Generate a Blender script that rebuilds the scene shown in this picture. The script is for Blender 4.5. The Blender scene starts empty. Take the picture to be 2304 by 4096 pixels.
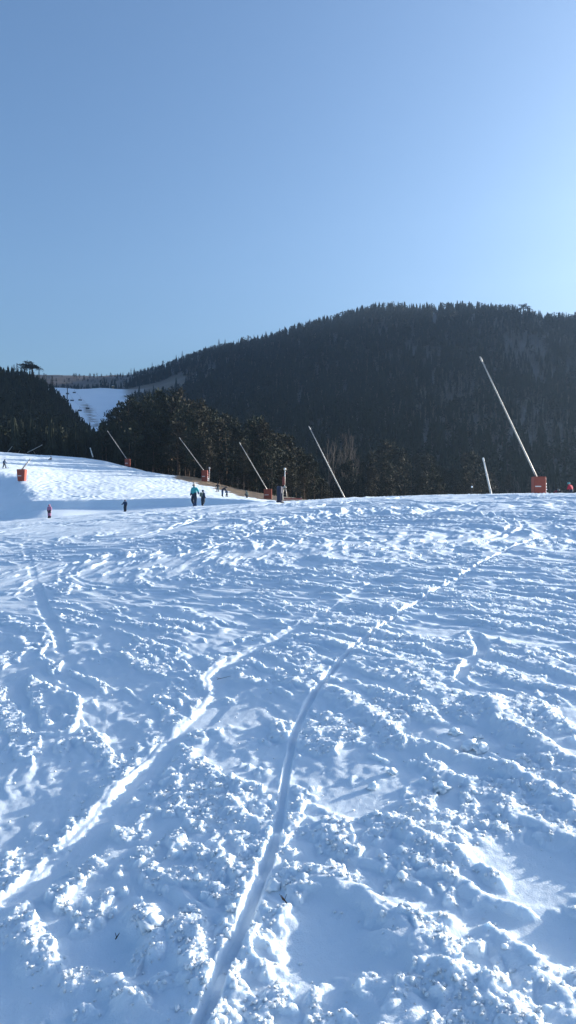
import bpy, bmesh, math, random
import numpy as np
from mathutils import Vector, Matrix, Euler

# ------------------------------------------------------------------ camera, sky, sun, exposure
scene = bpy.context.scene
COL = scene.collection
EYE = 1.6
F = 740.0                      # focal length in pixels of the 576 x 1024 frame
SUN_AZ, SUN_EL = 67.0, 14.5    # degrees right of the view direction, above the horizon

cam_data = bpy.data.cameras.new('camera')
cam = bpy.data.objects.new('camera', cam_data); COL.objects.link(cam)
cam.location = (0, 0, EYE); cam.rotation_euler = (math.radians(90), 0, 0)
cam_data.sensor_fit = 'VERTICAL'; cam_data.angle = 2*math.atan(512/F)
cam_data.clip_start = 0.05; cam_data.clip_end = 6000
scene.camera = cam

world = bpy.data.worlds.new('World'); scene.world = world; world.use_nodes = True
wn = world.node_tree; wn.nodes.clear()
sky = wn.nodes.new('ShaderNodeTexSky'); sky.sky_type = 'NISHITA'; sky.sun_disc = False
sky.sun_elevation = math.radians(SUN_EL); sky.sun_rotation = math.radians(SUN_AZ)
sky.altitude = 1300; sky.air_density = 1.35; sky.dust_density = 8.0; sky.ozone_density = 4.8
bg = wn.nodes.new('ShaderNodeBackground'); bg.inputs['Strength'].default_value = 0.10
wo = wn.nodes.new('ShaderNodeOutputWorld')
wn.links.new(sky.outputs[0], bg.inputs[0]); wn.links.new(bg.outputs[0], wo.inputs[0])

sun_data = bpy.data.lights.new('sun', 'SUN'); sun_data.energy = 5.0
sun_data.angle = math.radians(0.53); sun_data.color = (1.0, 0.93, 0.82)
sun = bpy.data.objects.new('sun', sun_data); COL.objects.link(sun)
SA, SE = math.radians(SUN_AZ), math.radians(SUN_EL)
SUN_DIR = Vector((math.sin(SA)*math.cos(SE), math.cos(SA)*math.cos(SE), math.sin(SE)))
sun.rotation_euler = SUN_DIR.to_track_quat('Z', 'Y').to_euler()
sun.location = (60, 40, 60)

vs = scene.view_settings
vs.view_transform = 'Standard'; vs.look = 'None'; vs.gamma = 1.0; vs.use_curve_mapping = False
vs.exposure = 1.28
scene.cycles.volume_max_steps = 64
scene.cycles.max_bounces = 6; scene.cycles.diffuse_bounces = 3; scene.cycles.volume_bounces = 0
scene.cycles.caustics_reflective = False; scene.cycles.caustics_refractive = False

RND = random.Random(7)
HAZE_D = 0.00015

# ------------------------------------------------------------------ noise in numpy
def _hash(ix, iy, s):
    h = (ix.astype(np.int64)*374761393 + iy.astype(np.int64)*668265263 + s*974711) & 0xffffffff
    h = ((h ^ (h >> 13))*1274126177) & 0xffffffff
    return ((h ^ (h >> 16)) & 0xffffff)/float(0x1000000)
_PM = np.random.default_rng(3).permutation(4096).astype(np.int32); _GX = np.cos(np.arange(4096)*2.399963); _GY = np.sin(np.arange(4096)*2.399963)
def noise(x, y, s=0):
    """gradient noise, about -1..1"""
    x0 = np.floor(x); y0 = np.floor(y); fx = x-x0; fy = y-y0
    ix = x0.astype(np.int32)+s*37; iy = y0.astype(np.int32)+s*91
    ux = fx*fx*fx*(fx*(fx*6-15)+10); uy = fy*fy*fy*(fy*(fy*6-15)+10)
    c0 = _PM[ix & 4095]; c1 = _PM[(ix+1) & 4095]
    def g(cc, dx, dy):
        k = _PM[(cc+iy+dy) & 4095]; return _GX[k]*(fx-dx)+_GY[k]*(fy-dy)
    a = g(c0, 0, 0); b = g(c1, 1, 0); c = g(c0, 0, 1); d = g(c1, 1, 1)
    return 1.5*((a+(b-a)*ux)*(1-uy)+(c+(d-c)*ux)*uy)
def fbm(x, y, s=0, n=3):
    t = 0; a = 1.0
    for i in range(n):
        t = t+a*noise(x*2**i, y*2**i, s+17*i); a *= 0.5
    return t
def domes(x, y, s=0, fill=0.6):
    """rounded lumps 0..1, one per cell at most, with random size"""
    x0 = np.floor(x); y0 = np.floor(y); best = np.zeros_like(x)
    for dx in (-1, 0, 1):
        for dy in (-1, 0, 1):
            ix = x0+dx; iy = y0+dy
            px = ix+_hash(ix, iy, s)*0.8+0.1; py = iy+_hash(ix, iy, s+5)*0.8+0.1
            k = _hash(ix, iy, s+9); r = np.where(k < fill, 0.28+0.5*_hash(ix, iy, s+13), 0.01)
            q = 1-((x-px)**2+(y-py)**2)/(r*r)
            best = np.maximum(best, np.sqrt(np.clip(q, 0, 1))*r)
    return best
def sstep(a, b, x):
    t = np.clip((x-a)/(b-a), 0, 1); return t*t*(3-2*t)

# ------------------------------------------------------------------ the lie of the land
# skyline of the near snow field, (pixel x, pixel y) -> rise per metre of horizontal distance
RC = 52.0
_sk = [(-400, 552), (-200, 538), (0, 522), (60, 517), (125, 512.3), (200, 506.8), (245, 504.2), (288, 501.8), (330, 499.5),
       (400, 497), (460, 495.5), (520, 494.6), (576, 494), (800, 494), (1100, 500)]
_sk_az = np.array([math.atan((p-288)/F) for p, _ in _sk])
_sk_t = np.array([(512-q)/F*math.cos(a) for (p, q), a in zip(_sk, _sk_az)])
def near_t(az):
    a = np.abs(az)
    t = np.interp(az, _sk_az, _sk_t)
    d = 0.035
    t = (t+np.interp(az-d, _sk_az, _sk_t)+np.interp(az+d, _sk_az, _sk_t))/3
    return t*(1-sstep(1.2, 2.6, a))
def near_z(az, r):
    tx = r*np.sin(az); tilt = (0.095*tx-0.065*(np.sqrt(tx*tx+4)-2))*np.clip(1-r/46, 0, 1)**1.5*np.clip(np.cos(az)*3, 0, 1)        # the run falls away to the left
    return r*(near_t(az)+2*EYE/RC)-EYE*r*r/(RC*RC)+tilt

# far land: points (pixel x, pixel y, depth in metres) read along the visible slopes, joined by a thin plate; past the right edge an unseen mountain is added to shade the hills
_cp = """
-130: 72 527, 90 512, 125 484, 145 470, 205 446, 220 448, 300 418, 450 366, 520 368, 700 392, 900 382, 1250 375, 1600 378
0: 72 521, 82 513, 100 495, 125 478, 145 468, 175 459, 205 452, 220 454, 245 451, 300 432, 400 393, 455 382, 520 385, 700 396, 900 386, 960 387, 1200 378, 1600 380
40: 300 437, 400 402, 450 394, 520 398, 700 405
60: 72 517, 80 507, 88 503, 105 494, 125 484, 160 470, 205 456, 225 458, 300 444, 400 418, 440 411, 500 418, 620 428, 750 405, 900 389, 950 389, 1020 392, 1250 376, 1600 379
100: 74 512, 82 508, 88 503, 100 495, 125 485, 170 469, 200 460, 222 463, 300 466, 380 458, 480 456, 620 430, 780 404, 900 389, 950 389, 1000 393, 1200 378, 1500 381
130: 80 507, 91 499.5, 96 497, 105 493, 125 485, 160 474, 192 467, 212 471, 300 468, 480 450, 620 430, 780 405, 910 390, 980 388, 1150 378, 1500 381
170: 80 505, 90 498, 98 496, 125 488, 150 480, 178 475, 198 480, 300 474, 480 446, 700 414, 850 393, 1000 374, 1100 366, 1300 370
204: 80 505, 88 498, 101 496, 120 491, 140 486, 158 481, 172 479, 188 484, 300 481, 450 452, 700 402, 900 372, 1050 354, 1250 360
250: 80 505, 87 500, 107 498.5, 125 496, 140 493, 155 491, 172 497, 300 488, 450 448, 700 392, 900 360, 1000 346, 1200 352
300: 84 506, 100 505, 115 502.5, 134 499.5, 150 499, 168 506, 300 492, 450 443, 700 383, 960 334, 1150 342
350: 84 505, 110 508, 160 511, 290 500, 450 436, 700 374, 930 321, 1150 332
395: 84 504, 160 511, 290 502, 450 434, 700 366, 900 314, 1150 330
412: 900 317
450: 84 503, 120 508, 200 512, 290 504, 450 433, 700 368, 900 315, 1150 330
520: 84 502, 200 512, 290 505, 450 436, 700 373, 900 319, 1150 332
576: 84 502, 200 512, 290 506, 450 440, 700 382, 900 327, 1150 342
700: 84 502, 200 512, 290 507, 450 445, 700 365, 880 270, 1150 300
900: 84 504, 200 510, 450 460, 600 370, 700 300, 825 245, 950 235, 1300 300
1000: 84 505, 200 510, 330 500, 450 440, 590 190, 700 175, 900 190, 1300 280
1100: 84 505, 200 510, 300 502, 400 475, 520 250, 590 180, 800 200, 1300 320
1250: 84 506, 300 503, 380 480, 478 320, 600 200, 900 300, 1300 400
1500: 84 506, 300 506, 500 495, 900 480, 1300 470
"""
P = []
for line in _cp.strip().splitlines():
    px, rest = line.split(':')
    for it in rest.split(','):
        D, py = it.split(); px_, D, py = float(px), float(D), float(py)
        az = math.atan((px_-288)/F); P.append((az*2.2, math.log(D/math.cos(az)), (512-py)/F*math.cos(az)))
P = np.array(P)
def _tps(d2): return 0.5*d2*np.log(d2+1e-12)
n = len(P); d2 = ((P[:, None, :2]-P[None, :, :2])**2).sum(-1)
A = np.zeros((n+3, n+3)); A[:n, :n] = _tps(d2)+np.eye(n)*2e-5; A[:n, n] = 1; A[:n, n+1:] = P[:, :2]; A[n:, :n] = A[:n, n:].T
W = np.linalg.solve(A, np.concatenate([P[:, 2], np.zeros(3)]))
TA = np.linspace(-0.62, 0.90, 240); TL = np.linspace(math.log(50), math.log(1700), 420)
ga, gl = np.meshgrid(TA, TL, indexing='ij'); q = np.stack([ga.ravel()*2.2, gl.ravel()], 1)
tab = np.zeros(len(q))
for i in range(0, len(q), 20000):
    s = slice(i, i+20000); k = _tps(((q[s, None]-P[None, :, :2])**2).sum(-1)); tab[s] = k@W[:n]+W[n]+q[s]@W[n+1:]
tab = tab.reshape(ga.shape)
def far_z(az, r):
    a = np.clip((np.clip(az, -0.62, 0.90)-TA[0])/(TA[1]-TA[0]), 0, len(TA)-1.001)
    l = np.clip((np.log(np.clip(r, 50, 1699))-TL[0])/(TL[1]-TL[0]), 0, len(TL)-1.001)
    i = a.astype(int); j = l.astype(int); fa = a-i; fl = l-j
    t = (tab[i, j]*(1-fa)+tab[i+1, j]*fa)*(1-fl)+(tab[i, j+1]*(1-fa)+tab[i+1, j+1]*fa)*fl
    out = sstep(0.75, 1.5, np.abs(az))
    t = t*(1-out)+out*np.minimum(t, -0.004-1.2/np.maximum(r, 50)*0)
    return EYE+t*r
def bank_d(az, r):
    """metres beyond the lip of the cut bank at the foot of the mound"""
    p = 288+F*np.tan(np.clip(az, -1.2, 1.2))
    return r*np.cos(az)-(np.interp(p, [-150, 0, 60, 125, 200, 245, 300], [96, 94, 93, 92, 89.5, 87, 84])+0.7*noise(az*25, az*0, 94))
def macro(az, r):
    m = sstep(math.log(60), math.log(74), np.log(np.maximum(r, 0.1)))
    # a cut bank along the foot of the mound, facing the viewer
    D = bank_d(az, r)
    cut = 1.0*(1-sstep(-1.7, 0.0, D))*sstep(58, 70, r)*(1-sstep(-0.05, -0.01, az))*(np.abs(az) < 1.3)
    zn = near_z(az, np.minimum(r, 80)); zf = far_z(az, r)
    return zn*(1-m)+zf*m-cut
def polar(x, y):
    return np.arctan2(x, y), np.hypot(x, y)
def unproject(px, py):
    """pixel on the near snow field -> ground x, y"""
    az = math.atan((px-288)/F); tr = (512-py)/F*math.cos(az)
    rs = 0.6*(RC/0.6)**np.linspace(0, 1, 3000); g = near_z(np.full(3000, az), rs)-EYE-tr*rs
    hit = np.nonzero(g > 0)[0]; r = float(rs[hit[0]]) if len(hit) else RC
    return r*math.sin(az), r*math.cos(az)

# ------------------------------------------------------------------ relief of the skied snow
# tracks and rolls traced on the photograph (1449-pixel-wide view), nearest point first
SC = 576/1449
def trace(pts): return [unproject(a*SC, b*SC) for a, b in pts]
TRACK_A = trace([(-60, 2340), (0, 2290), (60, 2235), (130, 2180), (190, 2110), (250, 2050), (320, 1970), (375, 1920), (430, 1855), (497, 1795),
                 (532, 1745), (528, 1705), (565, 1675), (690, 1610), (830, 1540), (940, 1470), (1100, 1400), (1215, 1355), (1245, 1330)])
TRACK_B = trace([(505, 2600), (530, 2540), (560, 2450), (600, 2370), (630, 2290), (655, 2220), (680, 2160), (700, 2080), (712, 2000),
                 (725, 1920), (745, 1840), (770, 1780), (805, 1730), (850, 1675), (920, 1610), (985, 1565), (1050, 1520), (1130, 1470), (1250, 1400), (1400, 1340)])
TRACK_C = trace([(160, 1640), (145, 1590), (110, 1530), (85, 1450), (60, 1370)])
TRACK_D = trace([(1160, 1710), (1185, 1670), (1215, 1640), (1190, 1600)])
TRACK_E = trace([(1380, 1350), (1330, 1310), (1200, 1305)])
ROLLS = [  # (points, half width, height, crumbly 0..1)
    (trace([(575, 2400), (592, 2350), (560, 2325), (470, 2272), (430, 2240), (392, 2205)]), .035, .045, .25),
    (trace([(1470, 2118), (1400, 2090), (1340, 2068), (1285, 2050)]), .045, .05, .1),
    (trace([(1460, 1935), (1380, 1890), (1300, 1845), (1262, 1815), (1235, 1775)]), .12, .09, .8),
    (trace([(1440, 2030), (1380, 1990), (1300, 1950), (1240, 1925), (1150, 1905), (1065, 1875)]), .09, .06, .8),
    (trace([(1010, 1870), (950, 1810), (880, 1765), (830, 1735)]), .09, .05, .9),
    (trace([(1010, 2330), (950, 2280), (880, 2240), (800, 2225)]), .06, .055, .4),
    (trace([(1320, 2290), (1240, 2270), (1180, 2245)]), .05, .05, .6),
    (trace([(1080, 2250), (1010, 2205), (940, 2180), (900, 2172)]), .03, .035, .4),
    (trace([(1250, 2215), (1170, 2170), (1090, 2130), (1010, 2090), (960, 2060)]), .07, .06, .9),
    (trace([(700, 2100), (650, 2080), (600, 2040), (570, 2010)]), .05, .05, .6),
    (trace([(580, 2330), (620, 2270), (650, 2215)]), .04, .06, .5),
    (trace([(1110, 2440), (1060, 2400), (1000, 2370)]), .10, .08, .4),
    (trace([(1440, 2560), (1380, 2480), (1320, 2410), (1260, 2360)]), .09, .07, .7),
    (trace([(1300, 2560), (1220, 2500), (1160, 2460)]), .07, .06, .6),
    (trace([(1040, 2600), (1010, 2540), (960, 2500)]), .10, .09, .2),
    (trace([(560, 2590), (520, 2480), (500, 2400), (470, 2330)]), .12, .05, 1.),
    (trace([(380, 2400), (400, 2360), (370, 2300)]), .12, .07, 1.),
    (trace([(330, 2520), (250, 2470), (200, 2460)]), .10, .06, 1.),
    (trace([(120, 2420), (70, 2350), (20, 2300)]), .12, .05, 1.),
    (trace([(1010, 1390), (900, 1415), (760, 1380), (700, 1372)]), .25, .06, .4),
    (trace([(1090, 1700), (1000, 1675), (880, 1665)]), .10, .05, .8),
    (trace([(1449, 1700), (1330, 1650), (1250, 1625), (1180, 1600)]), .15, .06, .8),
    (trace([(560, 1590), (500, 1560), (450, 1535)]), .12, .06, .5),
    (trace([(80, 1640), (60, 1620), (45, 1605)]), .12, .07, .5),
    (trace([(90, 1860), (180, 1840), (190, 1760), (110, 1730)]), .06, .05, .9),
]
HOLLOWS = [(300, 2405, .16, .05), (1330, 2190, .26, .04), (900, 2010, .2, .02), (1340, 2350, .18, .04), (560, 1800, .25, .015),
           (830, 2380, .2, .03), (60, 2030, .18, .02)]
HOLLOWS = [unproject(a*SC, b*SC)+(w, d) for a, b, w, d in HOLLOWS]

def line_dist(x, y, pts, reach):
    """signed distance (positive to the right of travel) and position along, inf where farther than reach"""
    best = np.full(x.shape, 1e9); sd = np.full(x.shape, 1e9); al = np.zeros(x.shape); run = 0.0
    for (ax, ay), (bx, by) in zip(pts, pts[1:]):
        L = math.hypot(bx-ax, by-ay)
        m = np.nonzero((x > min(ax, bx)-reach) & (x < max(ax, bx)+reach) & (y > min(ay, by)-reach) & (y < max(ay, by)+reach))
        if len(m[0]):
            dx, dy = (bx-ax)/L, (by-ay)/L; ex = x[m]-ax; ey = y[m]-ay
            t = np.clip(ex*dx+ey*dy, 0, L); d = np.hypot(ex-t*dx, ey-t*dy); sg = np.sign(ex*dy-ey*dx)
            b = best[m]; k = d < b
            best[m] = np.where(k, d, b); sd[m] = np.where(k, d*sg, sd[m]); al[m] = np.where(k, run+t, al[m])
        run += L
    return sd, al
def fine_pts(pts, k=6):
    """smooth a traced line"""
    P_ = [Vector((a, b, 0)) for a, b in pts]; out = []
    for i in range(len(P_)-1):
        p0 = P_[max(i-1, 0)]; p1 = P_[i]; p2 = P_[i+1]; p3 = P_[min(i+2, len(P_)-1)]
        for j in range(k):
            t = j/k
            v = 0.5*((2*p1)+(p2-p0)*t+(2*p0-5*p1+4*p2-p3)*t*t+(3*p1-p0-3*p2+p3)*t**3); out.append((v.x, v.y))
    out.append((P_[-1].x, P_[-1].y)); return out
TRACK_A, TRACK_B, TRACK_C, TRACK_D, TRACK_E = (fine_pts(t) for t in (TRACK_A, TRACK_B, TRACK_C, TRACK_D, TRACK_E))
ROLLS = [(fine_pts(p), w, h, c) for p, w, h, c in ROLLS]

# fainter ski marks crossing the run
_mr = random.Random(77); MARKS = []
for _k in range(14):
    _y0 = _mr.uniform(9, 34); _x0 = _mr.uniform(-.42, .42)*_y0; _a = _mr.choice([0.5, 0.8, -0.5, -0.8, 1.1])+_mr.uniform(-.15, .15); _b = _mr.uniform(-.10, .10); _p = []
    _n = 10; _st = _mr.uniform(.25, .5)*(1+_y0/14)
    for _i in range(_n): _p.append((_x0, _y0)); _x0 += math.sin(_a)*_st; _y0 += math.cos(_a)*_st; _a += _b
    for _o in (0, .17+_y0*.004): MARKS.append((fine_pts([(q+_o, w) for q, w in _p], 3), 0.022*(1+_p[0][1]/14), 0.0055*(1+_p[0][1]/16)))
def relief(x, y, want_crumb=False):
    az, r = polar(x, y)
    wx = x+0.05*noise(x/0.45, y/0.45, 1)+0.30*noise(x/4, y/4, 2); wy = y+0.05*noise(x/0.45, y/0.45, 3)+0.5*noise(x/5, y/5, 4)
    # furrows scraped by skis run towards the viewer and a little right
    turn = 0.38-0.30*np.clip(az, -.6, .6)+0.13*noise(x/7, y/7, 6)
    c = wx*np.cos(turn)+wy*np.sin(turn); l = wx*np.sin(turn)-wy*np.cos(turn)
    side = sstep(-0.28, 0.20, az)                       # more churned towards the right
    f7, f16, f30 = sstep(5, 10, r), sstep(11, 20, r), sstep(22, 38, r)
    h = 0.020*noise(x/2.6, y/2.6, 10)+0.007*noise(x/0.7, y/0.7, 11)
    p1 = sstep(-0.30, 0.35, noise(x/1.5+7, y/2.1, 20)+0.35*(side-.5)); p2 = sstep(-0.25, 0.35, noise(x/0.8, y/1.1, 21)+0.3*noise(x/4, y/4, 22)+0.4*(side-.5))
    f1 = noise(c/0.19, l/1.5, 30); f2 = noise(c/0.085, l/0.6, 31); f3 = noise(c/0.42, l/3.8, 32); f4 = noise(c/0.85, l/6.5, 34); f5 = noise(c/0.28, l/2.6, 35)
    pos = lambda f, t: np.clip(f-t, 0, 1)
    rough = 0.42+0.42*p1; rough2 = 0.35+0.5*p2
    h = h+(0.034*pos(f1, .08)*rough*(1-f30)+0.014*pos(f2, .05)*rough2*(1-f16))*(0.55+0.45*side)
    h = h+(0.080*pos(f3, .05)*f7*rough+0.075*pos(f5, .02)*f7*rough2+0.10*pos(f4, .05)*f16*rough*(1-.6*f30)+0.075*pos(f1, 0)*f16*(.5+.5*rough2)+0.07*pos(noise(c/0.5, l/1.6, 37), 0)*f16)*(0.6+0.4*side)
    # crumbs thrown up on the ridges and in patches
    nw = 1-sstep(2.8, 5.5, r)
    pat = nw*(noise(x/0.13, y/0.15, 40)+0.6*noise(x/0.055, y/0.06, 41))+(1-nw)*(noise(c/0.13, l/0.95, 44)+0.6*noise(c/0.055, l/0.30, 45))+0.5*noise(x/0.55, y/0.7, 43)
    cr = sstep(0.10, 0.42, pat+0.75*pos(f1, .0)*p1+0.65*(p2-.5)*(1-.4*nw)+0.30*noise(x/3.1, y/5, 46)*(1-nw)+0.16*(side-.5)+0.14*(1-sstep(2.6, 4.5, r))+.08)
    ripple = 0.007*pos(noise(c/0.05, l/0.28, 47), 0)*(1-sstep(5, 9, r))+0.012*pos(noise(c/0.11, l/0.55, 48), 0)*(1-.5*f16)+0.004*noise(x/0.07, y/0.09, 49)*(1-f7)
    h = h+ripple
    for hx, hy, w, d in HOLLOWS:
        g = np.exp(-((x-hx)**2+(y-hy)**2)/(w*w)); k = sstep(0.2, 0.7, g); h = h*(1-0.8*k)-d*g*0.6; cr = cr*(1-0.97*k)
    smooth = np.zeros(x.shape); extra = np.zeros(x.shape); add = np.zeros(x.shape)
    lump = 1+0.6*noise(x/0.07, y/0.07, 50)
    for pts, w, ht, crumb in ROLLS:
        w = w*0.62; ht = ht*0.50
        d, al = line_dist(x, y, pts, w*5)
        d = d+0.35*w*noise(x/(w*2.5), y/(w*2.5), 52)
        e = np.where(d > 0, np.exp(-(d/(w*0.75))**2), np.exp(-(d/(w*1.3))**2))
        e = np.where(np.abs(d) < 50, e, 0)*np.clip(.75+.6*noise(al/0.25, al*0, 53), .2, 1.2)
        add = add+ht*e*(1+crumb*(lump-1)*0.8); extra = np.maximum(extra, crumb*sstep(0.15, 0.6, e)); smooth = np.maximum(smooth, (1-crumb)*sstep(.2, .7, e))
    d, al = line_dist(x, y, TRACK_A, 1.0); d = d+0.016*noise(x/.09, y/.09, 59)+.008*noise(x/.03, y/.03, 58)
    w = 0.50+0.75*noise(al/0.7, al*0, 60)+0.7*noise(al/0.20, al*0, 61); w = np.clip(w, 0.0, 1.2)*(1-0.9*sstep(5.2, 8.0, r))*(.12+.88*sstep(.7, 1.1, al))
    berm = np.where(d > -0.02, np.exp(-((d+0.02)/0.026)**2), np.exp(-((d+0.02)/0.06)**2))
    ok = np.abs(d) < 50
    add = add+np.where(ok, 0.031*w*berm-0.010*(1-.9*sstep(5.2, 8, r))*sstep(0.0, 0.03, d)*(1-sstep(0.10, 0.22, d)), 0)
    extra = np.maximum(extra, np.where(ok, (.4+.6*sstep(-.2, .3, pat))*sstep(-0.30, -0.10, d)*(1-sstep(-0.06, -0.03, d)), 0)); smooth = np.maximum(smooth, np.where(ok, (1-.95*sstep(5.2, 8, r))*sstep(-0.05, -0.02, d)*(1-sstep(0.06, 0.14, d)), 0))
    for pts, gw, gd in ((TRACK_B, 0.021, 0.017), (TRACK_C, 0.06, 0.012), (TRACK_D, 0.035, 0.007), (TRACK_E, 0.16, 0.05)):
        d, al = line_dist(x, y, pts, 0.8); ok = np.abs(d) < 50; a = np.abs(d)
        k = (1+0.3*noise(al/0.7, al*0, 62))*(1-0.75*sstep(6.5, 13, r))
        add = add+np.where(ok, -gd*k*(1-sstep(gw*0.6, gw*1.2, a))+0.20*gw*k*np.exp(-((a-gw*1.7)/(gw*0.7))**2)*np.clip(0.5+1.0*noise(x/0.12, y/0.12, 63), 0, 1.5), 0)
        smooth = np.maximum(smooth, np.where(ok, (1-sstep(gw*1.1, gw*1.5, a))*(1-.6*sstep(10, 17, r)), 0))
    for pts, gw, gd in MARKS:
        d, al = line_dist(x, y, pts, gw*4); a = np.abs(d); ok = a < 50; fade = np.clip(.7+.9*noise(al/.5, al*0, 65), 0, 1)
        add = add+np.where(ok, fade*gd*(-(1-sstep(gw*0.6, gw*1.3, a))+0.8*np.exp(-((d+gw*1.9)/(gw*0.7))**2)), 0)
        smooth = np.maximum(smooth, np.where(ok, .85*fade*(1-sstep(gw*1.1, gw*1.6, a)), 0))
    h = h*(1-0.8*smooth)+add
    cr = np.clip(np.maximum(cr, extra)*(1-smooth), 0, 1)
    if want_crumb: return cr
    h = h+cr*(1-sstep(16, 34, r))*(0.017+0.004*f7)*(.8+.5*noise(x/.11, y/.11, 77))
    # lumps big enough for the mesh
    def lumps(h, wt, u, v, seed, fill):
        m = np.nonzero(wt > 1e-5)
        if len(m[0]): h[m] = h[m]+wt[m]*domes(u[m], v[m], seed, fill)
        return h
    h = lumps(h, cr*(1-sstep(6, 11, r))*0.015*(.6+.8*sstep(-.3, .4, noise(x/.3, y/.3, 78))), wx/0.046, wy/0.036, 70, .5)
    h = lumps(h, cr*(1-sstep(3.5, 6, r))*0.0065, x/0.017, y/0.017, 71, .75)
    h = h+cr*(1-sstep(4, 8, r))*(0.005*noise(x/0.045, y/0.045, 79)+0.002*noise(x/0.018, y/0.018, 80))
    h = lumps(h, cr*(1-sstep(16, 30, r))*sstep(4, 7, r)*0.020, c/0.065, l/0.13, 72, .6)
    h = lumps(h, cr*(1-sstep(34, 50, r))*sstep(12, 18, r)*0.035, c/0.15, l/0.34, 75, .6)
    h = h+(1-sstep(3.5, 7, r))*0.0012*noise(x/0.03, y/0.03, 73)
    # farther run: chopped snow on the mound across the dip, groomed shade strip and gully left smooth
    far = sstep(58, 74, r)
    if np.any(far > 0):
        chop = 0.5+0.5*noise(x/11, y/14, 80)
        g = 0.10*noise(c/1.7+3, l/3.4, 81)+0.12*noise(x/0.75+.3*y, y/2.2, 82)+0.13*noise(x/0.5, y/1.3, 83)-.16*np.abs(noise(x/1.3-.4*y, y/3.0, 85))-.13*np.abs(noise(x/0.9+.5*y, y/4.0, 86))
        bank = 1-sstep(-0.6, 1.0, bank_d(az, r))
        gully = 1-sstep(-0.358, -0.315, az+0.0006*(r-100)+0.012*noise(r/9, az*20, 84)); gully = gully*sstep(84, 92, r)*(1-sstep(136, 150, r))
        keep = np.clip(1-0.93*np.maximum(bank*sstep(66, 74, r), gully), 0, 1)
        h = h*(1-far)+far*keep*(g*(0.12+0.42*chop)+0.10*noise(x/5, y/9, 87)-.06*np.abs(noise(x/2.6+.8*y/6, y/16, 88)))
        h = h-gully*np.clip(-0.315-az, 0, .2)*r*0.24
    return h*(1-sstep(225, 260, r))

# ------------------------------------------------------------------ helpers
def tag(o, label=None, cat=None, group=None, kind=None):
    if label: o['label'] = label
    if cat: o['category'] = cat
    if group: o['group'] = group
    if kind: o['kind'] = kind
    return o
def mesh_obj(name, me, mats, parent=None):
    o = bpy.data.objects.new(name, me); COL.objects.link(o)
    for m in (mats if isinstance(mats, (list, tuple)) else [mats]):
        if m and m.name not in [s.name for s in me.materials if s]: me.materials.append(m)
    if parent: o.parent = parent
    return o
def empty(name, loc, rz=0.0):
    o = bpy.data.objects.new(name, None); COL.objects.link(o); o.location = loc; o.rotation_euler = (0, 0, rz)
    o.empty_display_size = 0.3
    return o
def numpy_mesh(name, verts, faces, smooth=True):
    """verts (n,3), faces (m,k) arrays"""
    me = bpy.data.meshes.new(name); verts = np.asarray(verts, np.float32); faces = np.asarray(faces, np.int32)
    k = faces.shape[1]
    me.vertices.add(len(verts)); me.vertices.foreach_set('co', verts.ravel())
    me.loops.add(faces.size); me.loops.foreach_set('vertex_index', faces.ravel())
    me.polygons.add(len(faces)); me.polygons.foreach_set('loop_start', np.arange(0, faces.size, k, dtype=np.int32))
    me.update(calc_edges=True)
    me.polygons.foreach_set('use_smooth', np.full(len(faces), smooth))
    return me
def attr(me, name, vals):
    a = me.attributes.new(name, 'FLOAT', 'POINT'); a.data.foreach_set('value', np.asarray(vals, np.float32))
def ground(x, y):
    x = np.array([float(x)]); y = np.array([float(y)]); az, r = polar(x, y)
    return float((macro(az, r)+relief(x, y))[0])
def at(px, D):
    """a spot on the land: image column and depth in metres"""
    x = (px-288)/F*D; return Vector((x, D, ground(x, D)))
def on_snow(px, py):
    x, y = unproject(px, py); return Vector((x, y, ground(x, y)))

# ------------------------------------------------------------------ materials
def mat(name, col, rough=0.7, spec=0.3, metal=0.0, var=0.0, scale=5.0, bump=0.0, bscale=40.0, rand=None):
    m = bpy.data.materials.new(name); m.use_nodes = True; nt = m.node_tree; b = nt.nodes['Principled BSDF']
    b.inputs['Roughness'].default_value = rough; b.inputs['Specular IOR Level'].default_value = spec; b.inputs['Metallic'].default_value = metal
    b.inputs['Base Color'].default_value = (*col, 1)
    tc = nt.nodes.new('ShaderNodeTexCoord')
    out = None
    if rand:      # second colour reached by per-object random
        oi = nt.nodes.new('ShaderNodeObjectInfo'); mx = nt.nodes.new('ShaderNodeMix'); mx.data_type = 'RGBA'
        mx.inputs[6].default_value = (*col, 1); mx.inputs[7].default_value = (*rand, 1)
        nt.links.new(oi.outputs['Random'], mx.inputs[0]); out = mx.outputs[2]
    if var:
        n = nt.nodes.new('ShaderNodeTexNoise'); n.inputs['Scale'].default_value = scale; n.inputs['Detail'].default_value = 4
        nt.links.new(tc.outputs['Object'], n.inputs['Vector'])
        mr = nt.nodes.new('ShaderNodeMapRange'); mr.inputs[1].default_value = 0.25; mr.inputs[2].default_value = 0.75
        mr.inputs[3].default_value = 1-var; mr.inputs[4].default_value = 1+var; nt.links.new(n.outputs[0], mr.inputs[0])
        mu = nt.nodes.new('ShaderNodeVectorMath'); mu.operation = 'SCALE'
        if out: nt.links.new(out, mu.inputs[0])
        else: mu.inputs[0].default_value = col
        nt.links.new(mr.outputs[0], mu.inputs[3]); out = mu.outputs[0]
    if out: nt.links.new(out, b.inputs['Base Color'])
    if bump:
        n = nt.nodes.new('ShaderNodeTexNoise'); n.inputs['Scale'].default_value = bscale; n.inputs['Detail'].default_value = 5
        nt.links.new(tc.outputs['Object'], n.inputs['Vector']); bp = nt.nodes.new('ShaderNodeBump'); bp.inputs['Distance'].default_value = bump
        bp.inputs['Strength'].default_value = 1.0
        nt.links.new(n.outputs[0], bp.inputs['Height']); nt.links.new(bp.outputs[0], b.inputs['Normal'])
    return m
SNOW = (0.72, 0.80, 0.87)
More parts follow.
